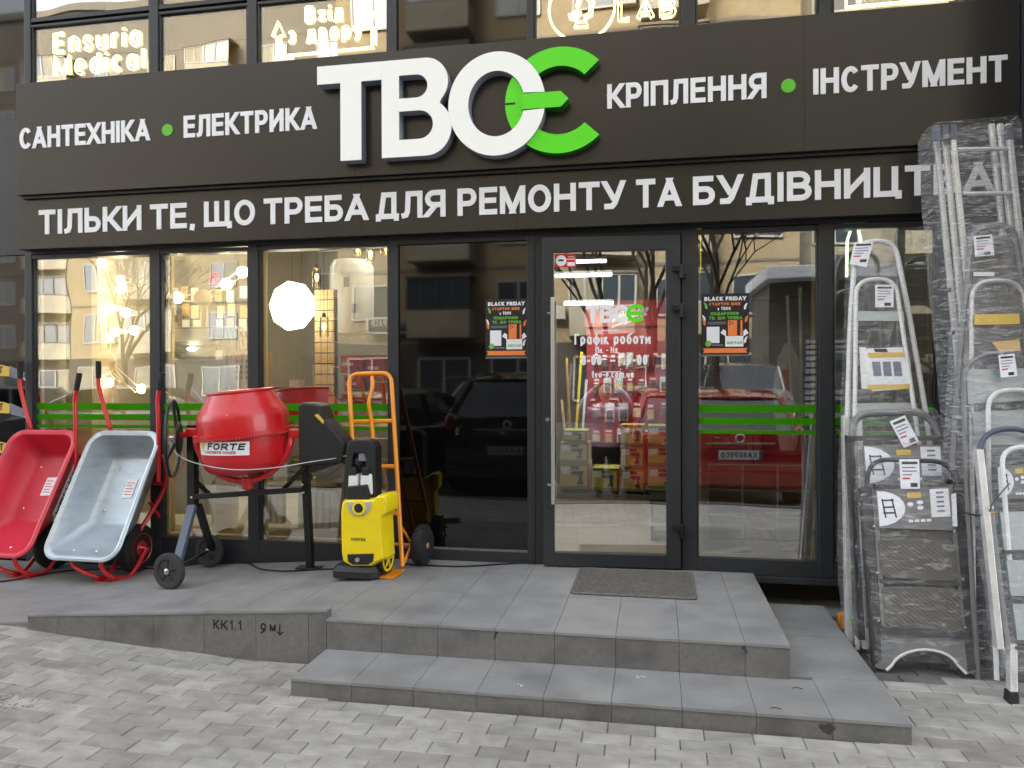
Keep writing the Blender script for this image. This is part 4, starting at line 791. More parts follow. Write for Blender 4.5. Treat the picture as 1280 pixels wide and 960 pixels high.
# -- lamps behind the left windows
def globe_lamp(x, y, z, r, lab, Y=.8, grp='lit globe bulbs behind the left window'):
    p = onY(x, y, Y); t = thing('globe_bulb', lab, 'lamp', p, grp); m = MB(); m.ball(p, r*1.2, 14, 10, (1, .9, .9)); m.build('bulb', 'bulb', t, smooth=True)
    m = MB(); m.tube([p+V((r*.8, 0, 0)), p+V((r*1.9, .05, .0))], [r*.8, r*.55], 10); m.build('socket', 'cream', t, smooth=True)
W1 = [(128, 327, 'highest glowing globe bulb in the left window'), (94, 342, 'glowing bulb on the small square wall plate'), (151, 350, 'glowing bulb right of centre below the highest one'), (152, 361, 'lower bulb of the close pair right of centre'), (165, 318, 'small flat lamp near the top mullion corner'),
      (84, 386, 'leftmost bulb of the middle row'), (112, 391, 'second bulb from the left of the middle row'), (138, 385, 'third bulb from the left of the middle row'), (158, 391, 'rightmost bulb of the middle row'), (144, 415, 'left bulb of the pair below the middle row'), (168, 413, 'right bulb of the pair below the middle row'),
      (137, 478, 'bulb beside the handle grips of the wheelbarrows'), (177, 486, 'bulb nearest the mullion above the green stripe'), (85, 516, 'low bulb glowing through the green stripe')]
for x, y, lab in W1: globe_lamp(x, y, 0, .036 if y != 318 else .02, lab)
def disc_lamp(x, y, r, ends, lab, Y=.8):
    p = onY(x, y, Y); t = thing('arm_chandelier', lab, 'chandelier', p); m = MB(); m.lathe(p, (.25, -1, 0), [(0, r), (.02, r), (.022, r*.9)], 28); m.build('disc', 'cream', t, smooth=True)
    for ex, ey, bulb in ends:
        q = onY(ex, ey, Y); d = (q-p).normalized(); n = V((-d.z, 0, d.x))*.028; m = MB(); m.tube([p+n+V((0, .02, 0)), q+n], .006, 5); m.tube([p-n+V((0, .02, 0)), q-n], .006, 5); m.build('arm', 'cream', t)
        if bulb: m = MB(); m.ball(q, .048, 14, 10); m.build('bulb', 'bulb', t, smooth=True)
disc_lamp(254, 373, .075, [(222, 373-18+17, 1), (283, 355, 1), (303, 340, 1), (254, 412, 0)], 'cream disc lamp with straight arms and three lit globes in the second window')
disc_lamp(131, 453, .10, [(152, 478, 0), (172, 488, 0), (128, 400, 0), (136, 410, 0)], 'cream disc lamp with crossing arms behind the wheelbarrow handles')
for i, (x, y, l) in enumerate(((92, 335, .13), (100, 347, .05))):
    p = onY(x, y, .82); m = MB(); m.cbox(p, (.06, .02, .16)); 
    if i == 0: tag(m.build('wall_plate', 'wood'), 'pale rectangular lamp plate high in the left window', 'lamp plate')
for x, y in ((75, 312), (151, 316), (128, 312), (232, 316)):
    p, q = onY(x, y, .8), onY(x+random.uniform(-2, 8), y+random.uniform(18, 30), .8); m = MB(); m.tube(smoothpath([V((p.x, .8, 2.9)), p, q]), .003, 5); tag(m.build('hanging_wire', 'cream'), {75: 'thin cream cord looping to the square wall plate at left', 151: 'thin cream cord nearest the first mullion over the lamps', 128: 'thin cream cord above the highest globe bulb', 232: 'thin cream cord over the disc chandelier'}[x], 'cord', 'cords over the lamp display')
m = MB(); m.box(-4.74, -4.50, .35, .42, 0, 2.9); o = m.build('display_column', 'cream'); tag(o, 'cream display column at the inner left edge of the lamp window', 'column')
m = MB(); p = onY(205, 400, .6); m.box(p.x-.05, p.x+.07, .6, .64, 0, 2.9); tag(m.build('display_column', 'cream'), 'cream display column just right of the first mullion', 'column')
# grid racks behind window two
def grid_rack(x0, x1, z0, z1, Y, lab, s=.075):
    t = thing('grid_rack', lab, 'rack', (x0, Y, z0)); m = MB(); x = x0
    while x <= x1+.001: m.box(x-.0025, x+.0025, Y, Y+.005, z0, z1); x += s
    m.build('upright_wires', 'dark_steel', t); m = MB(); z = z0
    while z <= z1+.001: m.box(x0, x1, Y-.005, Y, z-.0025, z+.0025); z += s
    m.build('cross_wires', 'dark_steel', t)
p, q = onY(212, 360, 1.6), onY(252, 470, 1.6); grid_rack(p.x, q.x, .8, p.z, 1.6, 'left wire grid rack of small goods in the second window')
p, q = onY(270, 345, 1.9), onY(312, 470, 1.9); grid_rack(p.x, q.x, .8, p.z, 1.9, 'right wire grid rack of small goods in the second window')
for i in range(26):
    left = i % 2; c2 = (i//2) % 3; r2 = (i//2)//3; x = (217 if left else 275)+c2*14+random.uniform(-2, 2); y = 368+r2*20+random.uniform(-3, 3); p = onY(x, y, 1.55 if left else 1.85); m = MB(); m.cbox(p, (.07, .02, .12)); tag(m.build('hanging_pack', random.choice(['white_plastic', 'wood', 'cream', 'paper'])), 'pale pack in the %s row of the %s grid rack, %s from left' % (ORD[r2], 'left' if left else 'right', ORD[c2]), 'pack', 'packs on the grid racks')
# track lamp / hood box with hanging transparent strips
p, q = onY(202, 409, .7), onY(270, 431, .7); t = thing('lamp_display_case', 'grey boxed display case with hanging clear strips in the second window', 'display', (p.x, .7, q.z)); m = MB(); m.box(p.x, q.x, .7, 1.0, q.z, p.z); m.build('case', 'grey_plastic', t, bevel=.006)
m = MB(); m.box(p.x+.05, q.x-.03, .69, .7, q.z+.03, p.z-.02); m.build('front_print', 'paper', t); m = MB(); m.box(p.x+.08, q.x-.05, .68, .74, q.z-.11, q.z-.03); m.build('reflector', 'galvanised', t, bevel=.005)
m = MB(); c_ = onY(240, 436, .68); m.ball(c_, .03, 10, 6, (1.6, .5, .5)); m.build('spot', 'bulb', t)
for i in range(5):
    x = q.x+.015+i*.045; m = MB(); m.tube(smoothpath([V((x-.04, .8, p.z-.01)), V((x, .79, p.z-.03)), V((x+.012, .78, q.z-.1)), V((x+.015, .78, .35))]), .012, 6); m.build('clear_strip', 'clear_plastic', t, smooth=True)
m = MB(); m.box(p.x+.02, q.x-.02, .85, .87, .1, q.z-.12); m.build('back_sheet', 'clear_plastic', t)
p, q = onY(289, 438, 1.3), onY(320, 500, 1.3); t = thing('carton', 'open brown carton printed with dark squares standing in the second window', 'carton', (p.x, 1.3, q.z)); m = MB(); m.box(p.x, q.x, 1.3, 1.6, q.z, p.z); m.build('carton_body', 'cardboard', t)
for i in range(3):
    for j in range(4): m = MB(); m.cbox((p.x+.06+i*.05, 1.298, p.z-.1-j*.05), (.03, .002, .028)); m.build('print', 'ink', t)
p = onY(268, 348, 1.4); t = thing('red_lattice_lamp', 'small red lattice ornament hanging above the disc chandelier', 'ornament', p); m = MB()
for i in range(5): m.cbox((p.x-.05+i*.025, 1.4, p.z), (.008, .01, .12)); m.cbox((p.x, 1.4, p.z-.05+i*.025), (.12, .009, .008))
m.build('lattice', 'sticker_red', t)
# octagonal lit panel
c_ = onY(364, 382, .7); t = thing('panel_lamp', 'large glowing many sided white panel lamp hanging in the third window', 'lamp', c_); m = MB(); R_ = .205; m.prism([(c_.x+R_*cos(radians(a))*.96, c_.z+R_*sin(radians(a))) for a in range(18, 378, 40)][::-1], .70, .74); m.build('lit_panel', 'panel_lamp', t)
m = MB(); m.tube([c_+V((0, .02, .2)), V((c_.x, .72, 2.9))], .003, 5); m.build('cord', 'black_paint', t)
def pendant(x, y, lab, h=.16, Y=.55, r=.035):
    p = onY(x, y, Y); t = thing('pendant_lamp', lab, 'lamp', p, 'clear glass pendant lamps'); m = MB(); m.tube([p+V((0, 0, h*.6)), V((p.x, Y, 2.9))], .0025, 5); m.build('cord', 'black_paint', t)
    m = MB(); m.tube([p+V((0, 0, h*.45)), p+V((0, 0, h*.62))], [.018, .014], 8); m.build('cap', 'dark_steel', t); m = MB(); m.lathe(p, (0, 0, 1), [(-h*.5, r*.92), (-h*.45, r), (h*.4, r), (h*.45, r*.4)], 16); m.build('glass_shade', 'lamp_glass', t, smooth=True)
    m = MB(); m.ball(p, .014, 10, 8, (1, 1, 1.8)); m.build('filament_bulb', 'filament', t, smooth=True)
pendant(396, 346, 'clear tube pendant lamp between the lit panel and the wood samples'); pendant(405, 408, 'lowest clear tube pendant lamp over the wood samples', .17); pendant(447, 310, 'left lamp of the cluster at the top of the third window', .12); pendant(463, 317, 'middle lamp of the cluster at the top of the third window', .13); pendant(482, 306, 'right lamp of the cluster at the top of the third window', .14, .55, .045)
pendant(377, 368, 'small bare bulb hanging in front of the glowing panel lamp', .06, .5, .012)
# column of wood samples
p, q = onY(396, 362, .95), onY(418, 510, .95); t = thing('sample_column', 'tall column of pale wood plank samples in the third window', 'display', (p.x, .95, 0)); m = MB(); m.box(p.x-.02, q.x+.01, .96, 1.0, 0, p.z); m.build('sample_board', 'dark_steel', t)
z = p.z; i = 0
while z > .75:
    for k2 in range(3): w = (q.x-p.x+.02)/3; m = MB(); m.box(p.x-.015+w*k2, p.x-.02+w*(k2+1), .94, .96, z-.085, z-.004); m.build('wood_sample', 'wood', t)
    z -= .09; i += 1
# water heater
p = onY(440, 372, 1.6); t = thing('water_heater', 'white water heater with blue stickers hanging in the third window', 'heater', p); m = MB(); m.lathe((p.x, 1.6, p.z), (0, 0, 1), [(-.36, .05), (-.34, .17), (-.28, .2), (.28, .2), (.34, .17), (.36, .05)], 28); m.build('tank', 'heater_white', t, smooth=True)
m = MB(); m.cbox((p.x+.03, 1.395, p.z+.12), (.05, .004, .09)); m.cbox((p.x+.1, 1.41, p.z-.12), (.04, .004, .08)); m.build('blue_sticker', 'grey_blue', t)
# red boxes
for i, (x0, y0, x1, y1, lab) in enumerate(((426, 444, 453, 466, 'topmost red product box of the left stack in the third window'), (430, 470, 455, 489, 'middle red product box of the left stack in the third window'), (426, 493, 456, 508, 'lowest red product box of the left stack in the third window'), (458, 444, 480, 476, 'upper red product box of the right stack in the third window'), (460, 478, 480, 505, 'lower red product box of the right stack in the third window'))):
    p, q = onY(x0, y0, .9), onY(x1, y1, .9); t = thing('product_box', lab, 'box', (p.x, .9, q.z), 'red boxes in the third window'); m = MB(); m.box(p.x, q.x, .9, 1.1, q.z, p.z); m.build('carton_body', 'tool_red', t, bevel=.002)
    m = MB(); m.torus((p.x+.025, .898, (p.z+q.z)/2), (0, 1, 0), .011, .003, 12, 4); text('ВОДА', FY(.899), p.x+.045, p.x+.11, (p.z+q.z)/2-.012, .024, .004, mb=m); m.build('print', 'paper', t); m = MB(); m.box(p.x+.04, q.x-.03, .898, .899, q.z+.012, q.z+.022); m.build('print', 'ink_grey', t)
p, q = onY(335, 484, .7), onY(396, 520, .7); t = thing('plastic_trough', 'dark red plastic trough with a small carton in it behind the mixer', 'trough', (p.x, .7, q.z)); m = MB(); m.loft([[V((p.x+.03, .72, q.z)), V((q.x-.03, .72, q.z)), V((q.x-.03, .98, q.z)), V((p.x+.03, .98, q.z))], [V((p.x, .7, p.z)), V((q.x, .7, p.z)), V((q.x, 1.0, p.z)), V((p.x, 1.0, p.z))]], cap=True); m.build('trough_body', 'tool_red', t)
m = MB(); m.cbox((p.x+.21, .8, p.z+.03), (.09, .1, .06)); m.build('small_carton', 'paper', t)
# low shelf and radiators, FORTE carton
t = thing('low_shelf', 'low pale display shelf running behind the second and third window', 'shelf', (-3.6, .6, 0)); m = MB(); m.box(-3.6, -1.3, .62, .98, .86, .89); m.build('shelf_board', 'cream', t); m = MB(); m.box(-3.6, -1.3, .62, 1.0, .40, .43); m.build('shelf_board', 'cream', t); m = MB(); m.box(-3.6, -3.57, .62, .98, 0, .86); m.box(-2.5, -2.47, .62, .98, 0, .86); m.build('shelf_side', 'cream', t)
def radiator(x, Y, z0, z1, n, lab, w=.055):
    t = thing('radiator', lab, 'radiator', (x, Y, z0), 'white radiators behind the glass')
    for i in range(n): m = MB(); m.box(x+i*w, x+i*w+w*.8, Y, Y+.07, z0, z1); m.build('fin', 'radiator', t, bevel=.008)
radiator(-2.78, .5, .08, .38, 6, 'left white ribbed radiator low in the third window'); radiator(-2.30, .5, .08, .38, 7, 'right white ribbed radiator low in the third window'); radiator(-3.2, .55, .1, .36, 5, 'white ribbed radiator low in the second window')
m = MB(); m.box(-2.6, -1.95, .45, .6, .46, .80); t = thing('mixer_carton', 'grey carton with faint black brand word behind the mixer leg', 'carton', (-2.6, .45, .46)); m.build('carton_body', 'grey_plastic', t); m = MB(); text('FORTE', FY(.449), -2.45, -2.1, .60, .085, .014, mb=m); m.build('print', 'dark_steel', t)
for i in range(6):
    x = -3.55+i*.11; m = MB(); m.cbox((x, .75, .89+.07), (.08, .12, .14+.03*(i % 3))); tag(m.build('small_carton', ['cream', 'wood', 'white_plastic', 'cardboard', 'tool_red', 'grey_plastic'][i]), '%s small carton on the low shelf in the second window' % ['cream', 'pale wooden', 'white', 'brown', 'red', 'grey'][i], 'carton', 'cartons on the low shelf')
for i in range(5):
    x = -3.5+i*.16; m = MB(); m.cbox((x, .75, .43+.1), (.12, .14, .2)); tag(m.build('small_carton', ['cardboard', 'tool_red', 'wood', 'paper', 'box_green'][i]), '%s carton on the bottom board of the low shelf' % ['brown', 'red', 'pale wooden', 'white', 'olive'][i], 'carton', 'cartons on the bottom shelf')
# ================================================================ WHEELBARROWS
def rrect(x0, x1, z0, z1, r, n=5):
    out = []
    for cx, cz, a in ((x1-r, z0+r, -90), (x1-r, z1-r, 0), (x0+r, z1-r, 90), (x0+r, z0+r, 180)): out += [(cx+r*cos(radians(a+90*i/n)), cz+r*sin(radians(a+90*i/n))) for i in range(n+1)]
    return out
def wheelbarrow(cx, tray, rimm, label, word, group, tag_col):
    g0 = zr(cx); t = thing('wheelbarrow', label, 'wheelbarrow', (cx, -.3, g0), group)
    # tray frame: rim plane leans back; u across, v up along the rim, w into the tray (away from the street)
    B, T = V((cx-.02, -.56, .045)), V((cx+.03, -.13, .865)); v = (T-B); L = v.length; v.normalize(); u = V((1, -.02, 0)).normalized(); w = u.cross(v)*-1
    if w.y < 0: w = -w
    P = lambda a, b, c: B+u*a+v*b+w*c
    rings = []
    spec = [(-.292, .292, -.012, L+.012, .11, .016), (-.296, .296, -.018, L+.018, .115, 0), (-.285, .285, -.008, L+.004, .11, -.006), (-.268, .268, .012, L-.014, .10, .0), (-.262, .262, .02, L-.02, .095, .01), (-.235, .235, .12, L-.045, .085, .09), (-.20, .20, .27, L-.085, .06, .19), (-.182, .182, .30, L-.11, .05, .208), (-.165, .165, .315, L-.125, .045, .212)]
    for a0, a1, b0, b1, r, c in spec: rings.append([P(x, z, c) for x, z in rrect(a0, a1, b0, b1, r, 7)])
    m = MB(); m.loft(rings, cap=False); n = len(rings[0]); m.f.append(tuple(range(len(m.v)-n, len(m.v)))); tr = m.build('tray', tray, t, smooth=True, solid=.003)
    m = MB(); m.tube([P(x, z, .004) for x, z in rrect(-.293, .293, -.014, L+.014, .112, 7)], .0095, 8, True); m.build('rim', rimm, tr, smooth=True)
    for a, b in ((-.12, .40), (.12, .40), (-.12, L-.2), (.12, L-.2)): m = MB(); m.lathe(P(a, b, .210), -w, [(0, .012), (.003, .011), (.006, .004)], 10); m.build('bolt', 'steel', tr)
    for a in (-.09, .09): m = MB(); m.lathe(P(a, .06, .045), -w, [(0, .012), (.004, .011), (.007, .004)], 10); m.build('bolt', 'steel', tr)
    def Fl(x, z, d): return P(x, z, .207-d)
    m = MB(); m.quad(Fl(-.02, .50, .001), Fl(.065, .505, .001), Fl(.065, .65, .001), Fl(-.02, .645, .001)); m.build('price_label', 'paper', tr)
    m = MB()
    for i in range(5): ribbon(m, [(-.008, .53+i*.022), (-.008+[.06, .05, .06, .04, .055][i], .53+i*.022)], .003, lambda x, z, d: P(x, z, .2052), 0, 0, -9, 9)
    m.build('label_print', tag_col, tr)
    if word:
        sd = lambda x, z, d: P(.300-.10*(.5-z)*0+.0, x, .03+z)+(u*(-.30*z))*.55+u*.012
        q = MB(); q.add([sd(a, b, 0) for a, b in rrect(.30, .72, .02, .095, .035, 4)], [tuple(range(20))][:0] or [tuple(range(len(rrect(.30, .72, .02, .095, .035, 4))))]); q.build('brand_patch', 'white_plastic', tr)
        q = MB(); text(word, lambda x, z, d: sd(x, z, 0)+u*.003, .33, .69, .035, .045, .009, mb=q); q.build('brand_print', 'ink', tr)
    # frame tubes, handles, legs, nose guard
    wh = V((cx+.13, -.16, g0+.175))
    for s in (-1, 1):
        hx = .24*s
        pts = [wh+V((s*.07, 0, 0)), P(.15*s, .22, .30), P(.235*s, .62, .30), P(.315*s, L-.14, .07)]
        m = MB(); m.tube(smoothpath(pts, 5), .016, 8); m.build('frame_tube', 'red_paint', t, smooth=True)
        top = P(-.17, L+.035, .03) if s < 0 else P(.31, L-.22, .06)
        m = MB(); hp_ = [P(-.24, L-.0, .13), top, top+V((-.09, .03, .20)), top+V((-.135, .04, .33)), top+V((-.135, .04, .42))] if s < 0 else [top-V((0, 0, .12)), top+V((-.02, .03, .32)), top+V((-.035, .04, .48)), top+V((-.015, .04, .57))]; m.tube(fillet(hp_, .05), .016, 10); m.build('handle', 'red_paint', t, smooth=True)
        e = hp_[-1]; d = (hp_[-1]-hp_[-2]).normalized(); m = MB(); m.tube([e-d*.03, e+d*.04, e+d*.1], [.0185, .0205, .0195], 12); m.build('grip', 'rubber', t, smooth=True)
        m = MB(); m.tube(fillet([P(.17*s, .5, .28), P(.19*s, .42, .44), P(.12*s, .40, .46)], .04), .013, 8); m.build('leg', 'red_paint', t, smooth=True)
        b0 = P(.11*s, .05, .06); f = V((cx+.06*s+.11, -.44, g0+.016)); m = MB(); m.tube(smoothpath([b0, b0+V((.03, -.02, -.09)), f+V((0, -.02, .02)), f+V((.03*s, .12, .0)), wh+V((.085*s, 0, 0))], 6), .0145, 8); m.build('nose_guard', 'red_paint', t, smooth=True)
    m = MB(); m.box(cx+.03, cx+.20, -.47, -.415, g0+.001, g0+.008); m.build('foot_plate', 'red_paint', t)
    m = MB(); m.tube([P(-.22, L-.28, .285), P(.22, L-.28, .285)], .013, 8); m.build('cross_tube', 'red_paint', t, smooth=True)
    wo = MB(); wo.lathe(wh-V((.045, 0, 0)), (1, 0, 0), [(0, .10), (0, .145), (.012, .168), (.03, .175), (.06, .175), (.078, .168), (.09, .145), (.09, .10)], 30); wo_ = wo.build('wheel', 'rubber', t, smooth=True)
    m = MB(); m.lathe(wh-V((.052, 0, 0)), (1, 0, 0), [(0, .02), (0, .045), (.012, .06), (.014, .098), (.0, .106), (.104, .106), (.09, .098), (.092, .06), (.104, .045), (.104, .02)], 24); m.build('rim_disc', 'red_paint', wo_, smooth=True)
    m = MB(); m.tube([wh-V((.1, 0, 0)), wh+V((.1, 0, 0))], .011, 8); m.build('axle', 'steel', wo_)
    return t
wheelbarrow(-4.53, 'red_tray', 'red_tray', 'red tray wheelbarrow tipped up against the glass at the far left', 'КВІТКА', 'wheelbarrows leaning on the shop window', 'ink_red')
wheelbarrow(-3.845, 'galvanised', 'galvanised', 'galvanised tray wheelbarrow on a red frame standing between the red one and the mixer', None, 'wheelbarrows leaning on the shop window', 'ink_red')
# ================================================================ CONCRETE MIXER
g0 = zr(-2.7)
mx_ = thing('concrete_mixer', 'red drum concrete mixer on black wheeled stand before the third window', 'concrete mixer', (-2.7, -.4, g0))
dc = onY(306, 540, -.42); DR = .315
m = MB(); prof = [(-.262, .0), (-.262, .19), (-.252, .232), (-.222, .268), (-.165, .290), (-.08, .296), (-.005, .297), (.10, .295), (.134, .288), (.16, .272), (.262, .209), (.275, .206)]
m.lathe(dc, (-.085, -.05, 1), prof, 64); m.f.pop(); dr = m.build('drum', 'red_paint', mx_, smooth=True)
ax = V((-.085, -.05, 1)).normalized()
m = MB(); m.torus(dc+ax*.275, ax, .209, .009, 48, 8); m.build('mouth_rim', 'red_paint', dr, smooth=True)
m = MB(); m.lathe(dc+ax*.0, ax, [(-.012, .288), (-.012, .326), (.012, .326), (.012, .288)], 64); m.build('ring_gear', 'red_paint', mx_, smooth=True)
m = MB(); a_ = ax.orthogonal().normalized(); b_ = ax.cross(a_)
for i in range(110):
    an = 2*pi*i/110; d = a_*cos(an)+b_*sin(an); tn = ax.cross(d); c = dc+d*.316-ax*.016
    m.add([c+d*s1*.010+tn*s2*.0045+ax*s3*.007 for s3 in (-1, 1) for s2 in (-1, 1) for s1 in (-1, 1)], [(0, 2, 3, 1), (4, 5, 7, 6), (0, 1, 5, 4), (2, 6, 7, 3), (0, 4, 6, 2), (1, 3, 7, 5)])
tag(m.build('gear_teeth', 'ink_red', mx_), kind='stuff')
def cyl(a, z, r): return dc+V((sin(a)*r, -cos(a)*r, z))
def Fd(x, z, d): a = x/.292-.62; zz = z-.125+.022*sin(a); return cyl(a, zz, .2995+.045*min(0, zz+.05)+zz*(-.085*sin(a)+.05*cos(a))+.001+d)
m = MB(); n = 12
vs = [Fd(-.01+.37*i/n, (0.005 if k2 else .092)-.022*(i/n)+(.0 if not k2 else -.0), .0015) for k2 in (0, 1) for i in range(n+1)]; m.add(vs, [(i, i+1, i+n+2, i+n+1) for i in range(n)]); m.build('brand_strip', 'paper', mx_)
m = MB(); text('FORTE', lambda x, z, d: Fd(x+z*.25, z-.022*(x/.3), .003), .07, .32, .042, .042, .010, mb=m); m.build('brand_print', 'ink', mx_)
m = MB(); text('CONCRETE MIXER', lambda x, z, d: Fd(x, z-.022*(x/.3), .003), .05, .28, .018, .017, .004, mb=m, gap=.1); m.build('brand_print', 'ink_red', mx_)
m = MB(); m.add([Fd(.0, .088, .004), Fd(.055, .082, .004), Fd(.03, .022, .004)], [(0, 2, 1)]); m.build('brand_mark', 'yellow_plastic', mx_)
# yoke
pts = [dc+V((-.40, .0, .0)), dc+V((-.345, -.01, -.03))]+[dc+V((.355*sin(a), -.03, .02-.345*cos(a))) for a in [radians(d) for d in range(-72, 75, 9)]]+[dc+V((.345, -.01, -.03)), dc+V((.39, .0, .0))]
m = MB(); m.tube(smoothpath(pts, 3), .022, 10); m.build('yoke', 'red_paint', mx_, smooth=True)
for s in (-1, 1): m = MB(); m.cbox(dc+V((s*.375, 0, -.005)), (.09, .07, .06)); m.build('yoke_bracket', 'red_paint', mx_, bevel=.008)
m = MB(); m.lathe(dc+V((0.03, -.02, -.335)), (0, 0, 1), [(-.05, .02), (-.04, .035), (.03, .04), (.04, .03)], 14); m.build('drum_bearing', 'red_paint', mx_, smooth=True)
# stand
lp = onY(241, 560, -.40); rp_ = onY(384, 560, -.36)
m = MB(); m.box(lp.x-.028, lp.x+.028, -.43, -.37, .36, dc.z+.045); m.build('left_post', 'black_paint', mx_, bevel=.004)
lb = onY(243, 640, -.40)
wf, wr = V((-3.08, -.69, zr(-3.08)+.115)), V((-3.17, -.10, zr(-3.1)+.115))
def bar(a, b, w, d, name, m_, par, side=V((1, 0, 0))):
    a, b = V(a), V(b); ax = (b-a).normalized(); s = (side-ax*side.dot(ax)).normalized(); q = ax.cross(s); k = MB()
    k.loft([[p+s*w/2*i+q*d/2*j for i, j in ((-1, -1), (1, -1), (1, 1), (-1, 1))] for p in (a, b)]); return k.build(name, m_, par, bevel=.003)
bar(V((lb.x, -.42, .40)), wf+V((.03, .03, .02)), .055, .035, 'front_leg', 'grey_blue', mx_); bar(V((lb.x+.015, -.38, .40)), wr+V((.03, -.02, .02)), .05, .03, 'rear_leg', 'black_paint', mx_)
m = MB(); m.tube([wf+V((0, .02, 0)), wr], .012, 8); m.build('axle', 'black_paint', mx_)
for c in (wf, wr):
    d = V((-.15, -1, 0)).normalized(); m = MB(); m.lathe(c-d*.022, d, [(0, .075), (0, .108), (.008, .116), (.036, .116), (.044, .108), (.044, .080), (.036, .076)], 28); w_ = m.build('wheel', 'tyre_grey', mx_, smooth=True)
    m = MB(); m.lathe(c-d*.01, d, [(0, .03), (0, .078), (.018, .078), (.018, .03)], 20); m.build('wheel_disc', 'black_plastic', w_)
    for i in range(5):
        a = 2*pi*i/5+.3; s = V((0, 0, 1)).cross(d); e = s*cos(a)+V((0, 0, 1))*sin(a); m = MB(); m.tube([c+d*.012+e*.02, c+d*.012+e*.076], .007, 5); m.build('spoke', 'rubber', w_)
    m = MB(); m.lathe(c, d, [(0, .02), (.026, .02), (.030, .014)], 16); m.build('hub_cap', 'steel', w_, smooth=True)
rb_ = V((-2.33, -.22, zr(-2.33)))
bar(V((rp_.x-.02, -.36, dc.z-.06)), rb_+V((.0, 0, .01)), .045, .05, 'right_leg', 'black_paint', mx_)
m = MB(); m.box(rb_.x-.09, rb_.x+.08, rb_.y-.05, rb_.y+.04, rb_.z+.001, rb_.z+.012); m.build('foot_plate', 'black_paint', mx_, bevel=.003)
p, q = onY(244, 621, -.42), onY(378, 612, -.38); bar(p, q, .03, .035, 'cross_bar', 'black_paint', mx_, V((0, 1, 0)))
p, q = onY(240, 597, -.40), onY(262, 618, -.30); bar(p, q, .03, .02, 'brace', 'black_paint', mx_); p, q = onY(382, 583, -.38), onY(354, 612, -.34); bar(p, q, .03, .02, 'brace', 'black_paint', mx_)
for x, y in ((240, 622), (240, 634), (378, 606), (379, 616)): m = MB(); m.lathe(onY(x, y, -.432), (0, -1, 0), [(-.01, .008), (.006, .008), (.008, .004)], 8); m.build('bolt', 'steel', mx_)
# hand wheel
hw = onY(216, 548, -.46); d = V((-.93, -.42, 0)).normalized(); m = MB(); m.torus(hw, d, .258, .0115, 44, 8); m.build('tilting_wheel', 'black_paint', mx_, smooth=True)
for i in range(3):
    a = 2*pi*i/3+pi/2; s = V((0, 0, 1)).cross(d).normalized(); e = s*cos(a)+V((0, 0, 1))*sin(a); m = MB(); m.tube([hw-d*.03, hw+e*.26], .011, 6); m.build('wheel_spoke', 'black_paint', mx_)
m = MB(); m.lathe(hw-d*.05, d, [(0, .03), (0, .10), (.012, .115), (.02, .10), (.025, .03)], 24); m.build('notched_disc', 'black_plastic', mx_, smooth=True)
m = MB(); m.lathe(hw-d*.03, d, [(0, .022), (.05, .022), (.055, .012)], 12); m.build('wheel_hub', 'steel', mx_); m = MB(); m.tube([hw, dc+V((-.37, 0, 0))], .02, 10); m.build('tilt_shaft', 'red_paint', mx_, smooth=True)
# motor housing
a = [onY(x, y, -.46) for x, y in ((374, 583), (373, 506), (378, 503), (393, 504), (400, 507), (406, 524), (427, 548), (432, 556), (429, 574), (427, 579))]
m = MB(); m.prism([(p.x, p.z) for p in a][::-1], -.47, -.29); m.build('motor_cover', 'black_plastic', mx_, bevel=.014)
a = [onY(x, y, -.473) for x, y in ((393, 519), (397, 517), (405, 526), (404, 530))]; m = MB(); m.prism([(p.x, p.z) for p in a][::-1], -.474, -.471); m.build('yellow_label', 'yellow_print', mx_)
p, q = onY(388, 588, -.42), onY(420, 577, -.44); bar(p, q, .035, .04, 'tow_arm', 'black_paint', mx_, V((0, 1, 0))); m = MB(); m.tube([q, q+V((.04, -.01, .02))], .013, 8); m.build('arm_end', 'steel', mx_)
m = MB(); m.tube(smoothpath([onY(x, y, Y) for x, y, Y in ((212, 552, -.47), (222, 568, -.5), (245, 579, -.62), (290, 587, -.76), (340, 585, -.74), (390, 577, -.56), (418, 573, -.47), (447, 566, -.46))], 5), .0035, 6); tag(m.build('cord', 'grey_plastic'), 'thin pale cord strung across the mixer under its drum', 'cord')
# ================================================================ HAND TRUCK
ht = thing('hand_truck', 'tall orange hand truck with black tyres leaning behind the yellow pressure washer', 'hand truck', (-1.8, -.2, 0))
bl, br_, tl, tr_ = onY(449, 706, -.38), onY(503, 704, -.34), onY(436, 468, -.06), onY(489, 466, -.03)
for p in (bl, br_): p.z = .03
m = MB(); m.tube(fillet([bl, tl, tr_, br_], .075, 8), .0155, 10); m.build('main_frame', 'orange_paint', ht, smooth=True)
m = MB(); mid = lambda t: tl.lerp(bl, t).lerp(tr_.lerp(br_, t), .5); m.tube(smoothpath([mid(.0)+V((.015, 0, -.02)), mid(.07)+V((.02, -.01, 0)), mid(.16)+V((-.008, -.03, 0)), mid(.25)+V((-.005, -.01, 0)), mid(.5), mid(.96)], 6), .013, 8); m.build('centre_bar', 'orange_paint', ht, smooth=True)
for k2 in (.26, .50, .74): m = MB(); a, b = tl.lerp(bl, k2), tr_.lerp(br_, k2); m.tube([a, b], .014, 8, sq=.6); m.build('cross_bar', 'orange_paint', ht, smooth=True)
m = MB(); m.box(bl.x, br_.x+.02, -.56, -.34, .004, .012); m.build('toe_plate', 'orange_paint', ht)
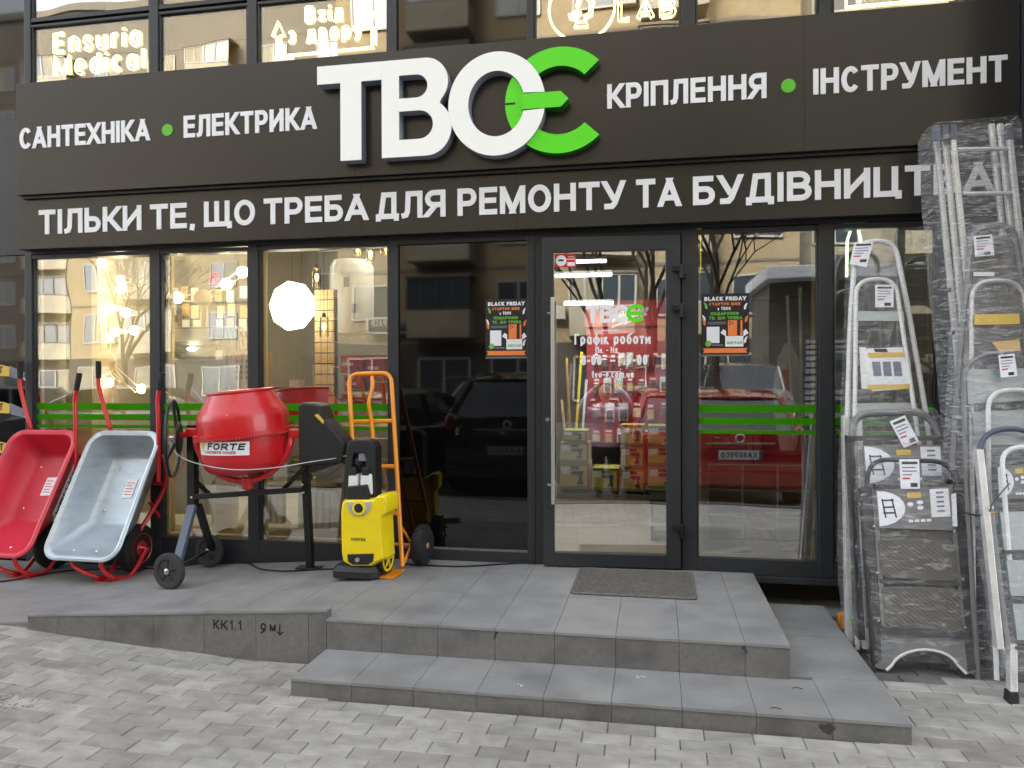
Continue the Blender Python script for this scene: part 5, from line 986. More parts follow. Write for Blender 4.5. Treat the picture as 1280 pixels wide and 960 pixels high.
for s, wx in ((0, -1.69-.30), (1, -1.545)):
    wc = V((wx, -.16, .133)); m = MB(); m.lathe(wc-V((.04, 0, 0)), (1, -.12, 0), [(0, .07), (0, .11), (.012, .128), (.03, .133), (.05, .133), (.068, .128), (.08, .11), (.08, .07)], 28); w_ = m.build('wheel', 'rubber', ht, smooth=True)
    m = MB(); m.lathe(wc-V((.03, 0, 0)), (1, -.12, 0), [(0, .02), (0, .072), (.06, .072), (.066, .06), (.055, .04), (.072, .018), (.072, .0)], 20); m.build('wheel_rim', 'chrome', w_, smooth=True)
    m = MB()
    for i in range(26):
        a = 2*pi*i/26; e = V((0, cos(a), sin(a))); m.cbox((0, 0, 0), (.028, .014, .01), Matrix.Translation(wc+e*.133+V((.017*(-1)**i, 0, 0))) @ Matrix.Rotation(a-pi/2, 4, 'X'))
    tag(m.build('tread_blocks', 'rubber', w_), kind='stuff')
m = MB(); m.tube([V((-2.03, -.16, .133)), V((-1.5, -.16, .133))], .01, 8); m.build('axle', 'orange_paint', ht); m = MB(); m.tube([tr_.lerp(br_, .8), V((br_.x+.01, -.17, .14)), br_+V((.0, 0, .0))], .011, 6); m.build('axle_bracket', 'orange_paint', ht)
# ================================================================ PRESSURE WASHER
pw = thing('pressure_washer', 'yellow and black upright pressure washer standing before the orange hand truck', 'pressure washer', (-1.86, -.46, 0))
def SXZ(pts, Y): return [(p.x, p.z) for p in (onY(x, y, Y) for x, y in pts)]
yb = [(429, 702), (427, 690), (426, 640), (428, 627), (432, 623), (470, 623), (474, 618), (484, 617), (487, 622), (486, 640), (480, 645), (482, 690), (483, 698), (466, 708), (440, 708)]
m = MB(); P2 = SXZ(yb, -.58); R2 = P2; c2 = (sum(p[0] for p in P2)/len(P2), sum(p[1] for p in P2)/len(P2))
f1 = [V((c2[0]+(p[0]-c2[0])*.90, -.615, c2[1]+(p[1]-c2[1])*.95)) for p in P2]; m.loft([f1, [V((p[0], -.575, p[1])) for p in P2], [V((p[0]+.012, -.44, p[1])) for p in P2]]); m.build('yellow_body', 'yellow_plastic', pw, smooth=True, bevel=.008)
m = MB(); m.loft([[V((x, y, z)) for x, y in ((-1.985, -.62), (-1.745, -.62), (-1.70, -.58), (-1.70, -.38), (-1.99, -.38), (-2.01, -.57))] for z in (.006, .05)]+[[V((x, y, z)) for x, y in ((-1.965, -.60), (-1.75, -.60), (-1.72, -.57), (-1.72, -.39), (-1.97, -.39), (-1.985, -.56))] for z in (.085,)]); m.build('base', 'black_plastic', pw, bevel=.008)
m = MB(); m.prism(SXZ([(436, 556), (440, 551), (447, 549), (462, 549), (468, 552), (472, 558), (472, 622), (462, 622), (460, 575), (458, 566), (445, 566), (443, 575), (440, 622), (431, 622)], -.5)[::-1], -.54, -.42); m.build('black_back', 'black_plastic', pw, bevel=.008)
m = MB(); m.prism(SXZ([(438, 566), (466, 566), (467, 590), (436, 590)], -.5)[::-1], -.50, -.42); m.build('top_panel', 'black_plastic', pw, bevel=.006); m = MB(); m.prism(SXZ([(449, 562), (468, 560), (468, 576), (449, 576)], -.52)[::-1], -.53, -.50); m.build('warning_label', 'ink_grey', pw)
for x0, x1 in ((436, 449), (451, 467)): m = MB(); m.prism(SXZ([(x0, 618), (x0+1, 592), (x1-1, 592), (x1, 618)], -.53)[::-1], -.555, -.46); m.build('detergent_tank', 'white_plastic', pw, bevel=.012)
for x0, x1 in ((437, 447), (454, 463)): m = MB(); m.prism(SXZ([(x0, 594), (x0+1, 584), (x1-1, 584), (x1, 594)], -.53)[::-1], -.557, -.47); m.build('tank_cap', 'black_plastic', pw, bevel=.004)
m = MB(); m.prism(SXZ([(433, 624), (435, 608), (458, 606), (463, 624)], -.58)[::-1], -.60, -.5); m.build('nozzle_tray', 'black_plastic', pw, bevel=.006)
c_ = onY(449, 577, -.505); m = MB(); m.lathe(c_, (0, -1, 0), [(0, .028), (.02, .026), (.024, .012)], 16); m.build('hose_knob', 'black_plastic', pw, smooth=True)
m = MB(); m.prism(SXZ([(434, 628), (464, 627), (462, 638), (455, 645), (442, 645), (436, 639)], -.62)[::-1], -.622, -.60); m.build('switch_plate', 'grey_plastic', pw, bevel=.003)
c_ = onY(449, 635, -.622); m = MB(); m.lathe(c_, (0, -1, 0), [(0, .045), (.012, .043), (.014, .03), (.006, .028)], 24); m.build('switch_ring', 'yellow_plastic', pw, smooth=True); m = MB(); m.lathe(c_, (0, -1, 0), [(0, .03), (.012, .028), (.014, .0)], 20); m.build('switch', 'black_plastic', pw, smooth=True)
m = MB(); a, b = onY(438, 678, -.618), onY(456, 678, -.618); text('VORTEX', FY(-.6205), a.x+.005, b.x+.005, a.z+.012, .018, .004, mb=m); m.build('brand_print', 'ink', pw)
m = MB(); m.prism(SXZ([(434, 693), (467, 692), (466, 702), (460, 706), (441, 706), (435, 702)], -.62)[::-1], -.622, -.60); m.build('inlet_panel', 'black_plastic', pw, bevel=.003); m = MB(); m.lathe(onY(447, 699.5, -.622), (0, -1, 0), [(0, .014), (.012, .014), (.012, .006), (.004, .006)], 16); m.build('water_inlet', 'chrome', pw, smooth=True)
wc = V((-1.705, -.46, .105)); m = MB(); m.lathe(wc-V((.02, 0, 0)), (1, -.1, 0), [(0, .07), (0, .10), (.045, .10), (.045, .07)], 28); w_ = m.build('wheel', 'black_plastic', pw, smooth=True); m = MB(); m.lathe(wc+V((.02, 0, 0)), (1, -.1, 0), [(0, .082), (.008, .08), (.008, .066), (.0, .06), (.006, .02), (.01, .0)], 24); m.build('wheel_cover', 'yellow_plastic', w_, smooth=True)
for i in range(5): a = 2*pi*i/5; m = MB(); m.tube([wc+V((.03, -.003, 0)), wc+V((.028, .068*cos(a), .068*sin(a)))], .006, 5); m.build('spoke', 'yellow_plastic', w_)
m = MB(); m.prism(SXZ([(484, 617), (489, 616), (489, 632), (484, 636), (479, 637), (479, 632)], -.48)[::-1], -.5, -.44); m.build('gun_holder', 'yellow_plastic', pw, bevel=.004)
# ================================================================ DOORMAT, CABLE, LITTER
dm = thing('doormat', 'dark honeycomb rubber doormat on the tiles before the door', 'doormat', (-.13, -.4, 0))
m = MB(); x0, x1, y0, y1 = -.485, .236, -.700, -.09; m.add([(x, y, .0012) for x, y in rrect(x0, x1, y0, y1, .03, 4)]+[(x, y, .006) for x, y in rrect(x0+.003, x1-.003, y0+.003, y1-.003, .03, 4)], [tuple(range(20, 40))][:0]); n = len(rrect(0, 1, 0, 1, .1, 4)); m.f = [tuple(range(n, 2*n))]+[(i, (i+1) % n, n+(i+1) % n, n+i) for i in range(n)]; m.build('mat_base', 'rubber', dm)
m = MB(); yy = y0+.02; r = 0
while yy < y1-.012:
    xx = x0+.022+(.0115 if r % 2 else 0)
    while xx < x1-.016:
        m.add([(xx+.0095*cos(radians(60*i+30)), yy+.0085*sin(radians(60*i+30)), z) for z in (.0055,) for i in range(6)]+[(xx+.007*cos(radians(60*i+30)), yy+.0062*sin(radians(60*i+30)), .011) for i in range(6)], [(6, 7, 8, 9, 10, 11)]+[(i, (i+1) % 6, 6+(i+1) % 6, 6+i) for i in range(6)]); xx += .023
    yy += .0185; r += 1
tag(m.build('mat_studs', 'mat_rubber', dm), kind='stuff'); m = MB(); m.tube([(x, y, .007) for x, y in rrect(x0+.008, x1-.008, y0+.008, y1-.008, .025, 4)], .007, 6, True); m.build('mat_edge', 'mat_rubber', dm, smooth=True)
def onR(x, y):
    z = 0.
    for _ in range(12): p = CAM+(fw*F_+rt*(x-640)-up*(y-480))*((z-CAM.z)/(fw*F_+rt*(x-640)-up*(y-480)).z); z = zr(p.x)
    return V((p.x, min(p.y, -.02), z+.006))
for pts, lab in (([(262, 703), (292, 701), (310, 704), (325, 712), (355, 715), (395, 713), (424, 712)], 'black power cable lying on the ramp from the mixer wheels to the washer'), ([(505, 706), (540, 708), (580, 709), (630, 706), (655, 702), (673, 698)], 'black power cable lying along the threshold towards the door'), ([(-20, 730), (10, 727), (40, 722), (80, 715), (140, 712), (200, 711), (250, 705)], 'black power cable running under the two wheelbarrows')):
    m = MB(); m.tube(smoothpath([onR(*p) for p in pts], 6), .0055, 6); tag(m.build('power_cable', 'black_paint', smooth=True), lab, 'cable', 'power cables on the platform')
for (x, y), lab in (((648, 848), 'white bird dropping splash on the left half of the lower step'), ((800, 838), 'thin white smear at the back edge of the lower step')):
    m = MB(); c = CAM+(fw*F_+rt*(x-640)-up*(y+8-480))*((-.158-CAM.z)/(fw*F_+rt*(x-640)-up*(y+8-480)).z)
    for i in range(12): a, r = random.uniform(0, 6.3), random.uniform(0, .03); q = c+V((r*cos(a), r*sin(a)*.7, .0006)); s = random.uniform(.002, .008); m.add([q+V((s*cos(k), s*sin(k)*.7, 0)) for k in (0, 1.2, 2.5, 3.8, 5)], [(0, 1, 2, 3, 4)])
    tag(m.build('stain', 'paper'), lab, 'stain', kind=None)
for (x, y), lab in (((990, 860), 'dry dark twig lying on the lower step near its right joint'), ((963, 885), 'short dark twig lying nearer the front of the lower step')):
    d_ = (fw*F_+rt*(x-640)-up*(y-480)); c = CAM+d_*((-.157-CAM.z)/d_.z); m = MB(); m.tube(smoothpath([c, c+V((.02, .004, .003)), c+V((.045, -.004, .001))]), .0016, 5); tag(m.build('twig', 'bark'), lab, 'twig')
# ================================================================ LADDERS
def lean(pyt, yt, pyb, yb): return lambda px, py, dy=0.: onY(px, py, yt+(yb-yt)*(py-pyt)/(pyb-pyt)+dy)
def plate(mb, f, pts, dy=0., th=.02):
    a = [f(x, y, dy) for x, y in pts]; n = len(a); b = [p+V((0, th, 0)) for p in a]
    return mb.add(a+b, [tuple(range(n))[::-1], tuple(range(n, 2*n))]+[(i, (i+1) % n, (i+1) % n+n, i+n) for i in range(n)])
def pl(name, m, par, f, pts, dy=0., th=.02, bevel=0.): mb = MB(); plate(mb, f, pts, dy, th); return mb.build(name, m, par, bevel=bevel)
def tb(name, m, par, pts, r, n=8, sq=1.): mb = MB(); mb.tube(pts, r, n, sq=sq); return mb.build(name, m, par, smooth=True)
def filmwrap(par, f, left, right, mname, front=.03, backd=.05, rough=.006, nx=14, ny=34):
    """stretch film drawn round a ladder: a crinkled sleeve from the left outline to the right one (lists of px, py top to bottom)"""
    def at(pts, t):
        t *= len(pts)-1; i = min(int(t), len(pts)-2); k = t-i; return (pts[i][0]*(1-k)+pts[i+1][0]*k, pts[i][1]*(1-k)+pts[i+1][1]*k)
    rings = []; rnd = random.Random(len(par.name)*7+int(left[0][0]))
    for j in range(ny):
        t = j/(ny-1); (lx, ly), (rx, ry) = at(left, t), at(right, t); ring = []; pinch = .5 if j in (0, ny-1) else 1.
        for i in range(nx):
            u = i/(nx-1); px, py = lx+(rx-lx)*u, ly+(ry-ly)*u
            b = front*min(1, 4*u*(1-u)+.35)*pinch+rnd.uniform(-rough, rough); ring.append(f(px+rnd.uniform(-.7, .7), py, -b))
        ring += [p+V((0, front+backd, 0)) for p in (ring[-1], ring[-1].lerp(ring[0], .5), ring[0])]
        rings.append(ring)
    mb = MB(); mb.loft(rings, cap=False); return mb.build('stretch_film', mname, par, smooth=True)
def arch(f, pts, par, m, r, name='arch_tube', rad=.07, sq=1., dy=0.): return tb(name, m, par, fillet([f(x, y, dy) for x, y in pts], rad, 7), r, 8, sq)
def price(par, f, pts, dy=-.035):
    o = pl('price_label', 'paper', par, f, pts, dy, .0012)
    (x0, y0), (x1, y1), (x2, y2), (x3, y3) = pts; q = lambda u, v: (x0+(x1-x0)*u+(x3-x0)*v, y0+(y1-y0)*u+(y3-y0)*v)
    for k, (v, h, u1, c) in enumerate(((.08, .09, .9, 'ink'), (.26, .04, .8, 'ink_grey'), (.38, .04, .85, 'ink_grey'), (.5, .04, .6, 'ink_grey'), (.62, .06, .5, 'ink_red'), (.8, .14, .85, 'ink'))):
        u0 = .12 if k < 5 else .5; pl('label_print', c, par, f, [q(u0, v), q(u1, v), q(u1, v+h), q(u0, v+h)], dy-.001, .0006)
def card(par, f, pts, dy, ycol='yellow_print'):
    """printed card: white disc with a little ladder drawing, pale icons and a side column"""
    (x0, y0), (x1, y1), (x2, y2), (x3, y3) = pts; q = lambda u, v: (x0+(x1-x0)*u+(x3-x0)*v, y0+(y1-y0)*u+(y3-y0)*v)
    pl('card', 'mid_grey', par, f, pts, dy, .002); d = dy-.0015
    pl('print', 'paper', par, f, [q(.02+.36*max(0, cos(radians(a))), .5-.46*sin(radians(a))) for a in range(-90, 91, 18)], d, .001)
    pl('print', 'paper', par, f, [q(.72, .05), q(.97, .05), q(.97, .78), q(.72, .78)], d, .001); pl('print', ycol, par, f, [q(.42, .12), q(.6, .12), q(.6, .26), q(.42, .26)], d, .001)
    for i in range(4): pl('print', 'paper', par, f, [q(.42+.08*i-.01, .82), q(.48+.08*i-.01, .82), q(.48+.08*i-.01, .89), q(.42+.08*i-.01, .89)], d, .001)
    for a, b in ((.45, .42), (.58, .38), (.58, .52)): pl('print', 'paper', par, f, [q(a+.045*cos(t), b+.055*sin(t)) for t in [i*pi/4 for i in range(8)]], d, .001)
    for u0, u1 in ((.07, .10), (.20, .24)): pl('print', 'ink', par, f, [q(u0, .25), q(u0+.02, .25), q(u1+.02, .75), q(u1, .75)], d-.001, .0008)
    for v in (.27, .45, .6): pl('print', 'ink', par, f, [q(.08, v), q(.23, v), q(.235, v+.04), q(.085, v+.04)], d-.0015, .0008)
    for i in range(5): pl('print', 'ink_grey', par, f, [q(.8, .12+.12*i), q(.9, .12+.12*i), q(.9, .17+.12*i), q(.8, .17+.12*i)], d-.001, .0008)
GR = 'wrapped stepladders stacked by the entrance'
# -- tall white tube stepladder leaning on the glass
f = lean(300, -.16, 815, -.66); t = thing('stepladder', 'tall white tube stepladder leaning on the glass at the left of the ladder group', 'stepladder', f(1090, 815), GR)
arch(f, [(1063, 812), (1057, 600), (1063, 400), (1070, 303), (1118, 300), (1136, 390), (1158, 520), (1196, 800)], t, 'white_tube', .0155, rad=.12)
arch(f, [(1072, 812), (1068, 600), (1070, 350), (1119, 348), (1150, 560), (1180, 800)], t, 'white_tube', .013, rad=.10, dy=-.04, name='front_arch')
for k, (y, x0, x1) in enumerate(((395, 1070, 1129), (452, 1069, 1137), (510, 1068, 1146), (570, 1067, 1152), (640, 1066, 1164), (720, 1067, 1176))): pl('tread', 'galvanised', t, f, [(x0, y-6), (x1, y-6), (x1+2, y+6), (x0, y+6)], -.035, .03)
for y in (610, 660, 710, 770): pl('green_clip', 'poster_green', t, f, [(1062, y), (1066, y), (1066, y+6), (1062, y+6)], -.06, .02)
pl('rail', 'aluminium', t, f, [(1054, 520), (1061, 520), (1066, 806), (1059, 806)], -.05, .06, bevel=.003); pl('rail', 'white_tube', t, f, [(1072, 520), (1078, 520), (1086, 812), (1079, 812)], -.06, .05, bevel=.003)
pl('leaflet', 'paper', t, f, [(1078, 436), (1128, 434), (1139, 486), (1090, 489)], -.05, .002)
pl('leaflet', 'white_plastic', t, f, [(1074, 434), (1082, 434), (1090, 486), (1077, 486)], -.048, .002)
for a, b, c in ((441, 447, 'yellow_print'), (481, 487, 'yellow_print')): pl('leaflet_print', c, t, f, [(1084, a), (1131+(b-440)*.2, a-1), (1132+(b-440)*.2, b-1), (1086, b)], -.0515, .001)
for i in range(3): pl('leaflet_print', 'ink_grey', t, f, [(1090+i*13, 452), (1100+i*13, 452), (1102+i*13, 470), (1092+i*13, 470)], -.0515, .001)
pl('leaflet_print', 'ink', t, f, [(1092, 436), (1108, 436), (1110, 440), (1094, 440)], -.0515, .001)
price(t, f, [(1068, 303), (1092, 302), (1083, 334), (1062, 330)]); price(t, f, [(1094, 356), (1117, 356), (1117, 384), (1094, 384)], -.055)
filmwrap(t, f, [(1078, 300), (1062, 330), (1058, 450), (1052, 600), (1052, 720), (1060, 815)], [(1116, 298), (1128, 330), (1143, 450), (1162, 600), (1178, 720), (1190, 815)], 'wrap_thin', .075, .02, .004)
# -- stepladder with the grey arch between them
f = lean(514, -.50, 812, -.82); t = thing('stepladder', 'dark steel stepladder with padded grey arch between the tall white one and the front one', 'stepladder', f(1120, 812), GR)
arch(f, [(1064, 560), (1067, 517), (1160, 514), (1182, 560)], t, 'mid_grey', .0205, rad=.12)
for a, b in (((1059, 545), (1073, 800)), ((1190, 548), (1212, 812))): pl('rail', 'dark_steel', t, f, [a, (a[0]+9, a[1]), (b[0]+9, b[1]), b], -.03, .07, bevel=.004)
card(t, f, [(1078, 556), (1178, 556), (1182, 606), (1082, 606)], -.035); pl('top_rail', 'dark_steel', t, f, [(1060, 545), (1192, 545), (1192, 551), (1060, 551)], -.035, .03)
for y in (640, 700, 760): pl('tread', 'step_panel', t, f, [(1075+(y-640)*.05, y-26), (1186+(y-640)*.07, y-26), (1190+(y-640)*.07, y+26), (1078+(y-640)*.05, y+26)], -.02, .02)
price(t, f, [(1112, 527), (1131, 519), (1149, 552), (1130, 560)], -.05)
filmwrap(t, f, [(1072, 512), (1062, 530), (1057, 560), (1062, 680), (1070, 808)], [(1168, 510), (1184, 530), (1196, 560), (1206, 680), (1216, 812)], 'wrap', .055, .05, .007)
# -- front dark ladder
f = lean(572, -.70, 840, -.95); t = thing('stepladder', 'front dark stepladder with black arch, printed card and curved foot plate', 'stepladder', f(1150, 840), GR)
arch(f, [(1083, 622), (1086, 574), (1190, 577), (1196, 626)], t, 'black_paint', .0125, rad=.13)
pl('rail', 'dark_steel', t, f, [(1075, 612), (1090, 606), (1104, 826), (1092, 834)], -.03, .05, bevel=.006); pl('rail', 'dark_steel', t, f, [(1192, 616), (1203, 616), (1222, 838), (1208, 842)], -.03, .05, bevel=.006)
pl('inner_rail', 'mid_grey', t, f, [(1090, 606), (1096, 606), (1109, 800), (1103, 800)], -.035, .02, bevel=.003); pl('inner_rail', 'mid_grey', t, f, [(1187, 612), (1192, 612), (1208, 800), (1202, 800)], -.035, .02, bevel=.003)
card(t, f, [(1094, 612), (1188, 608), (1191, 663), (1098, 660)], -.045)
sp = MATS['step_panel'].copy(); sp.name = 'tread_plate'; n_ = sp.node_tree; wv = n_.nodes.new('ShaderNodeTexWave'); tcn = n_.nodes.new('ShaderNodeTexCoord'); wv.wave_type = 'BANDS'; wv.bands_direction = 'DIAGONAL'; wv.inputs['Scale'].default_value = 22; bpn = n_.nodes.new('ShaderNodeBump'); bpn.inputs['Strength'].default_value = .3; bpn.inputs['Distance'].default_value = .003
n_.links.new(tcn.outputs['Object'], wv.inputs[0]); n_.links.new(wv.outputs[0], bpn.inputs['Height']); n_.links.new(bpn.outputs[0], n_.nodes['Principled BSDF'].inputs['Normal']); MATS['tread_plate'] = sp
pl('tread', 'tread_plate', t, f, [(1098, 679), (1102, 673), (1188, 675), (1194, 681), (1198, 722), (1193, 727), (1108, 723), (1102, 717)], -.045, .025, bevel=.004); pl('tread', 'tread_plate', t, f, [(1103, 739), (1107, 733), (1194, 735), (1199, 741), (1204, 786), (1199, 790), (1114, 785), (1108, 779)], -.045, .025, bevel=.004)
pl('tread_edge', 'dark_steel', t, f, [(1100, 724), (1200, 728), (1201, 733), (1101, 729)], -.047, .03); pl('tread_edge', 'dark_steel', t, f, [(1100, 782), (1212, 791), (1213, 800), (1101, 792)], -.047, .03)
pl('back_plate', 'step_panel', t, f, [(1095, 662), (1192, 664), (1206, 795), (1108, 790)], -.02, .01)
cut = [(1136+34*1.0*cos(radians(a))*1.25+20, 838-26*sin(radians(a))) for a in range(165, 14, -15)]
pl('foot_plate', 'mid_grey', t, f, [(1100, 790), (1212, 798), (1220, 840), (1206, 844)]+cut[::-1]+[(1108, 838), (1094, 834)], -.03, .02)
tb('foot_arch', 'white_tube', t, [f(x, y, -.035) for x, y in [(1108, 838)]+cut+[(1208, 842)]], .007)
for x, y in ((1092, 658), (1096, 716), (1098, 776), (1203, 724), (1206, 784), (1193, 664)): mb = MB(); mb.lathe(f(x, y, -.05), (0, -1, 0), [(-.01, .008), (.004, .008), (.006, .003)], 8); mb.build('rivet', 'steel', t)
for x, y in ((1094, 608), (1186, 602)): mb = MB(); mb.lathe(f(x, y, -.05), (0, -1, 0), [(-.02, .016), (.006, .015), (.010, .006)], 10); mb.build('arch_knob', 'black_plastic', t, smooth=True)
price(t, f, [(1124, 574), (1149, 574), (1150, 611), (1126, 611)], -.055); pl('side_label', 'paper', t, f, [(1189, 618), (1195, 616), (1197, 658), (1191, 658)], -.05, .001)
filmwrap(t, f, [(1098, 570), (1080, 590), (1074, 620), (1082, 700), (1090, 780), (1092, 832)], [(1182, 573), (1195, 592), (1204, 622), (1211, 700), (1219, 780), (1224, 838)], 'wrap', .075, .05, .008, 16, 44)
# -- triple extension ladder
f = lean(150, -.42, 868, -.82); t = thing('extension_ladder', 'tallest aluminium triple extension ladder wrapped in clear film reaching past the lower sign', 'ladder', f(1240, 868), 'wrapped ladders at the right edge')
for k, (x0, x1, dy) in enumerate(((1167, 1235, .10), (1178, 1246, .05), (1188, 1258, 0.))):
    pl('stile', 'aluminium', t, f, [(x0, 160), (x0+6.5, 160), (x1+7.5, 866), (x1, 866)], dy, .03, bevel=.004); pl('stile', 'aluminium', t, f, [(x0+70, 154), (x0+77, 154), (x1+84, 866), (x1+76, 866)], dy, .03, bevel=.004)
for k in range(13):
    y = 187+k*55.5; s = (y-160)/706; a, b = f(1194+s*70, y, .015), f(1262+s*70, y-1, .015); 
    if y < 860: tb('rung', 'aluminium', t, [a, b], .013, 8)
for x in (1171, 1182, 1192, 1262): pl('end_cap', 'grey_blue', t, f, [(x-4, 156), (x+4, 156), (x+5, 174), (x-3, 174)], -.005+.0, .04, bevel=.003)
for y in (360, 413, 470, 610): pl('clip', 'black_paint', t, f, [(1186+(y-360)*.1, y), (1189+(y-360)*.1, y), (1189+(y-360)*.1, y+5), (1186+(y-360)*.1, y+5)], -.01, .02)
filmwrap(t, f, [(1168, 153), (1163, 165), (1172, 300), (1188, 460), (1205, 640), (1232, 868)], [(1272, 144), (1276, 150), (1287, 300), (1300, 460), (1318, 640), (1344, 868)], 'wrap_heavy', .05, .16, .009, 18, 60)
# -- right hand stack of stepladders
def step(lab, f, outer, m, r, treads=(), tm='galvanised', rails=None, film_=None, rad=.10):
    t = thing('stepladder', lab, 'stepladder', f(outer[0][0], outer[0][1]), 'wrapped stepladders at the right edge'); arch(f, outer, t, m, r, rad=rad)
    for pts in treads: pl('tread', tm, t, f, pts, -.005, .03)
    for pts, mm in (rails or []): pl('rail', mm, t, f, pts, -.01, .05, bevel=.004)
    return t
f = lean(278, -.52, 850, -.86)
t = step('tall grey arch stepladder heavily wrapped in film before the extension ladder', f, [(1192, 840), (1190, 600), (1202, 420), (1217, 284), (1266, 280), (1286, 400), (1300, 850)], 'mid_grey', .018, [[(1218, 300), (1268, 298), (1272, 352), (1216, 354)]], 'step_panel', [([(1196, 600), (1204, 600), (1216, 846), (1208, 846)], 'dark_steel')], rad=.16)
price(t, f, [(1217, 295), (1240, 293), (1243, 319), (1219, 321)], -.05); pl('label_print', 'paper', t, f, [(1217, 340), (1243, 340), (1243, 345), (1217, 345)], -.03, .001)
filmwrap(t, f, [(1225, 278), (1210, 295), (1196, 420), (1186, 600), (1190, 840)], [(1262, 276), (1280, 300), (1292, 420), (1300, 600), (1306, 850)], 'wrap_heavy', .06, .05, .010, 16, 50)
f = lean(348, -.60, 850, -.92)
t = step('aluminium arch stepladder with a yellow printed band in the right stack', f, [(1218, 846), (1214, 500), (1215, 352), (1276, 350), (1300, 500), (1310, 850)], 'aluminium', .012, [[(1217, 366), (1276, 366), (1280, 432), (1216, 432)]], 'step_panel')
pl('yellow_band', 'yellow_print', t, f, [(1218, 393), (1274, 392), (1275, 405), (1218, 406)], -.03, .001); pl('pale_print', 'wood', t, f, [(1240, 428), (1274, 424), (1276, 438), (1250, 440)], -.03, .001)
filmwrap(t, f, [(1226, 346), (1214, 360), (1211, 450), (1210, 600)], [(1274, 344), (1284, 360), (1296, 450), (1304, 600)], 'wrap', .05, .03, .008, 14, 30)
f = lean(440, -.68, 856, -.98)
t = step('grey steel arch stepladder with a price tag in the middle of the right stack', f, [(1222, 850), (1206, 560), (1204, 444), (1290, 440), (1300, 560), (1312, 850)], 'mid_grey', .013, [[(1208, 462), (1290, 460), (1292, 500), (1210, 505)], [(1216, 515), (1292, 512), (1294, 560), (1218, 562)]], 'galvanised', rad=.16)
price(t, f, [(1248, 444), (1268, 442), (1272, 470), (1251, 472)], -.05)
filmwrap(t, f, [(1214, 438), (1203, 455), (1202, 520), (1208, 600)], [(1284, 436), (1296, 455), (1300, 520), (1304, 600)], 'wrap', .05, .03, .009, 14, 24)
f = lean(486, -.75, 860, -1.03)
t = step('white arch stepladder in the right stack above the card with ladder drawings', f, [(1246, 850), (1236, 600), (1235, 489), (1296, 486), (1300, 850)], 'white_tube', .012, [[(1238, 545), (1290, 545), (1290, 556), (1238, 556)], [(1241, 640), (1292, 640), (1292, 660), (1242, 660)]], rad=.10)
f = lean(534, -.82, 868, -1.10)
t = step('blue grey arch stepladder second from the front in the right stack', f, [(1236, 700), (1227, 620), (1223, 538), (1296, 534), (1300, 860)], 'grey_blue', .014, [], rad=.14)
card(t, f, [(1246, 582), (1300, 580), (1302, 622), (1248, 624)], -.03)
f = lean(556, -.88, 880, -1.25)
t = step('frontmost aluminium stepladder of the right stack with a black rubber foot', f, [(1262, 700), (1254, 600), (1252, 562), (1296, 556), (1320, 870)], 'white_tube', .012, [[(1250, 640), (1296, 640), (1300, 690), (1256, 690)], [(1258, 700), (1300, 700), (1304, 745), (1264, 745)], [(1266, 755), (1304, 755), (1308, 800), (1272, 800)]], 'galvanised', [([(1221, 562), (1230, 562), (1256, 812), (1247, 812)], 'aluminium'), ([(1232, 600), (1238, 600), (1264, 812), (1258, 812)], 'mid_grey'), ([(1263, 806), (1272, 806), (1273, 866), (1263, 866)], 'aluminium')])
for y in (688, 748, 808): pl('tread_edge', 'dark_steel', t, f, [(1256+(y-688)*.12, y), (1300, y), (1300, y+4), (1256+(y-688)*.12, y+4)], -.02, .03)
pl('rubber_foot', 'rubber', t, f, [(1262, 866), (1274, 866), (1275, 880), (1261, 880)], -.02, .06, bevel=.004)
filmwrap(t, f, [(1250, 554), (1230, 620), (1226, 660), (1244, 760), (1256, 850)], [(1290, 552), (1296, 620), (1300, 660), (1306, 760), (1310, 850)], 'wrap', .05, .05, .008, 14, 40)
# folded dark ladders between the two stacks
f = lean(560, -.60, 846, -.80)
for i, (x0, x1, lab) in enumerate(((1196, 1216, 'narrow dark folded ladder edge right of the front stepladder'), (1206, 1232, 'second dark folded ladder edge next to the padlock'))):
    t = thing('folded_ladder', lab, 'ladder', f(x1, 846), 'folded ladders between the stacks')
    pl('rail', 'dark_steel', t, f, [(x0, 500), (x0+6, 500), (x1+6, 838), (x1, 838)], -.02+.02*i, .05, bevel=.004); pl('rail', 'mid_grey', t, f, [(x0+7, 510), (x0+10, 510), (x1+10, 838), (x1+7, 838)], -.01+.02*i, .04, bevel=.003)
# yellow block behind, padlock and its steel cable
p = onY(1051, 776, -.32); m = MB(); m.cbox((p.x+.01, -.32, p.z), (.05, .05, .09)); tag(m.build('corner_block', 'orange_paint', bevel=.004), 'small orange block half hidden left of the tall white stepladder foot', 'block')
p = onY(1237, 644, -.98); t = thing('padlock', 'small brass padlock hanging on the cable between the ladder stacks', 'padlock', p); m = MB(); m.cbox(p, (.045, .02, .036)); m.build('lock_body', 'brass', t, bevel=.004)
m = MB(); m.tube(smoothpath([p+V((-.014, 0, .015)), p+V((-.014, 0, .036)), p+V((0, 0, .046)), p+V((.014, 0, .036)), p+V((.014, 0, .015))]), .004, 6); m.build('shackle', 'steel', t, smooth=True)
m = MB(); m.tube(smoothpath([onY(x, y, Y) for x, y, Y in ((1196, 636, -.8), (1210, 642, -.9), (1225, 644, -.96), (1236, 640, -.985), (1240, 630, -1.0), (1248, 620, -.99), (1262, 604, -.96))]), .004, 6); tag(m.build('lock_cable', 'black_paint', smooth=True), 'thin dark security cable threaded through the ladders and the padlock', 'cable')
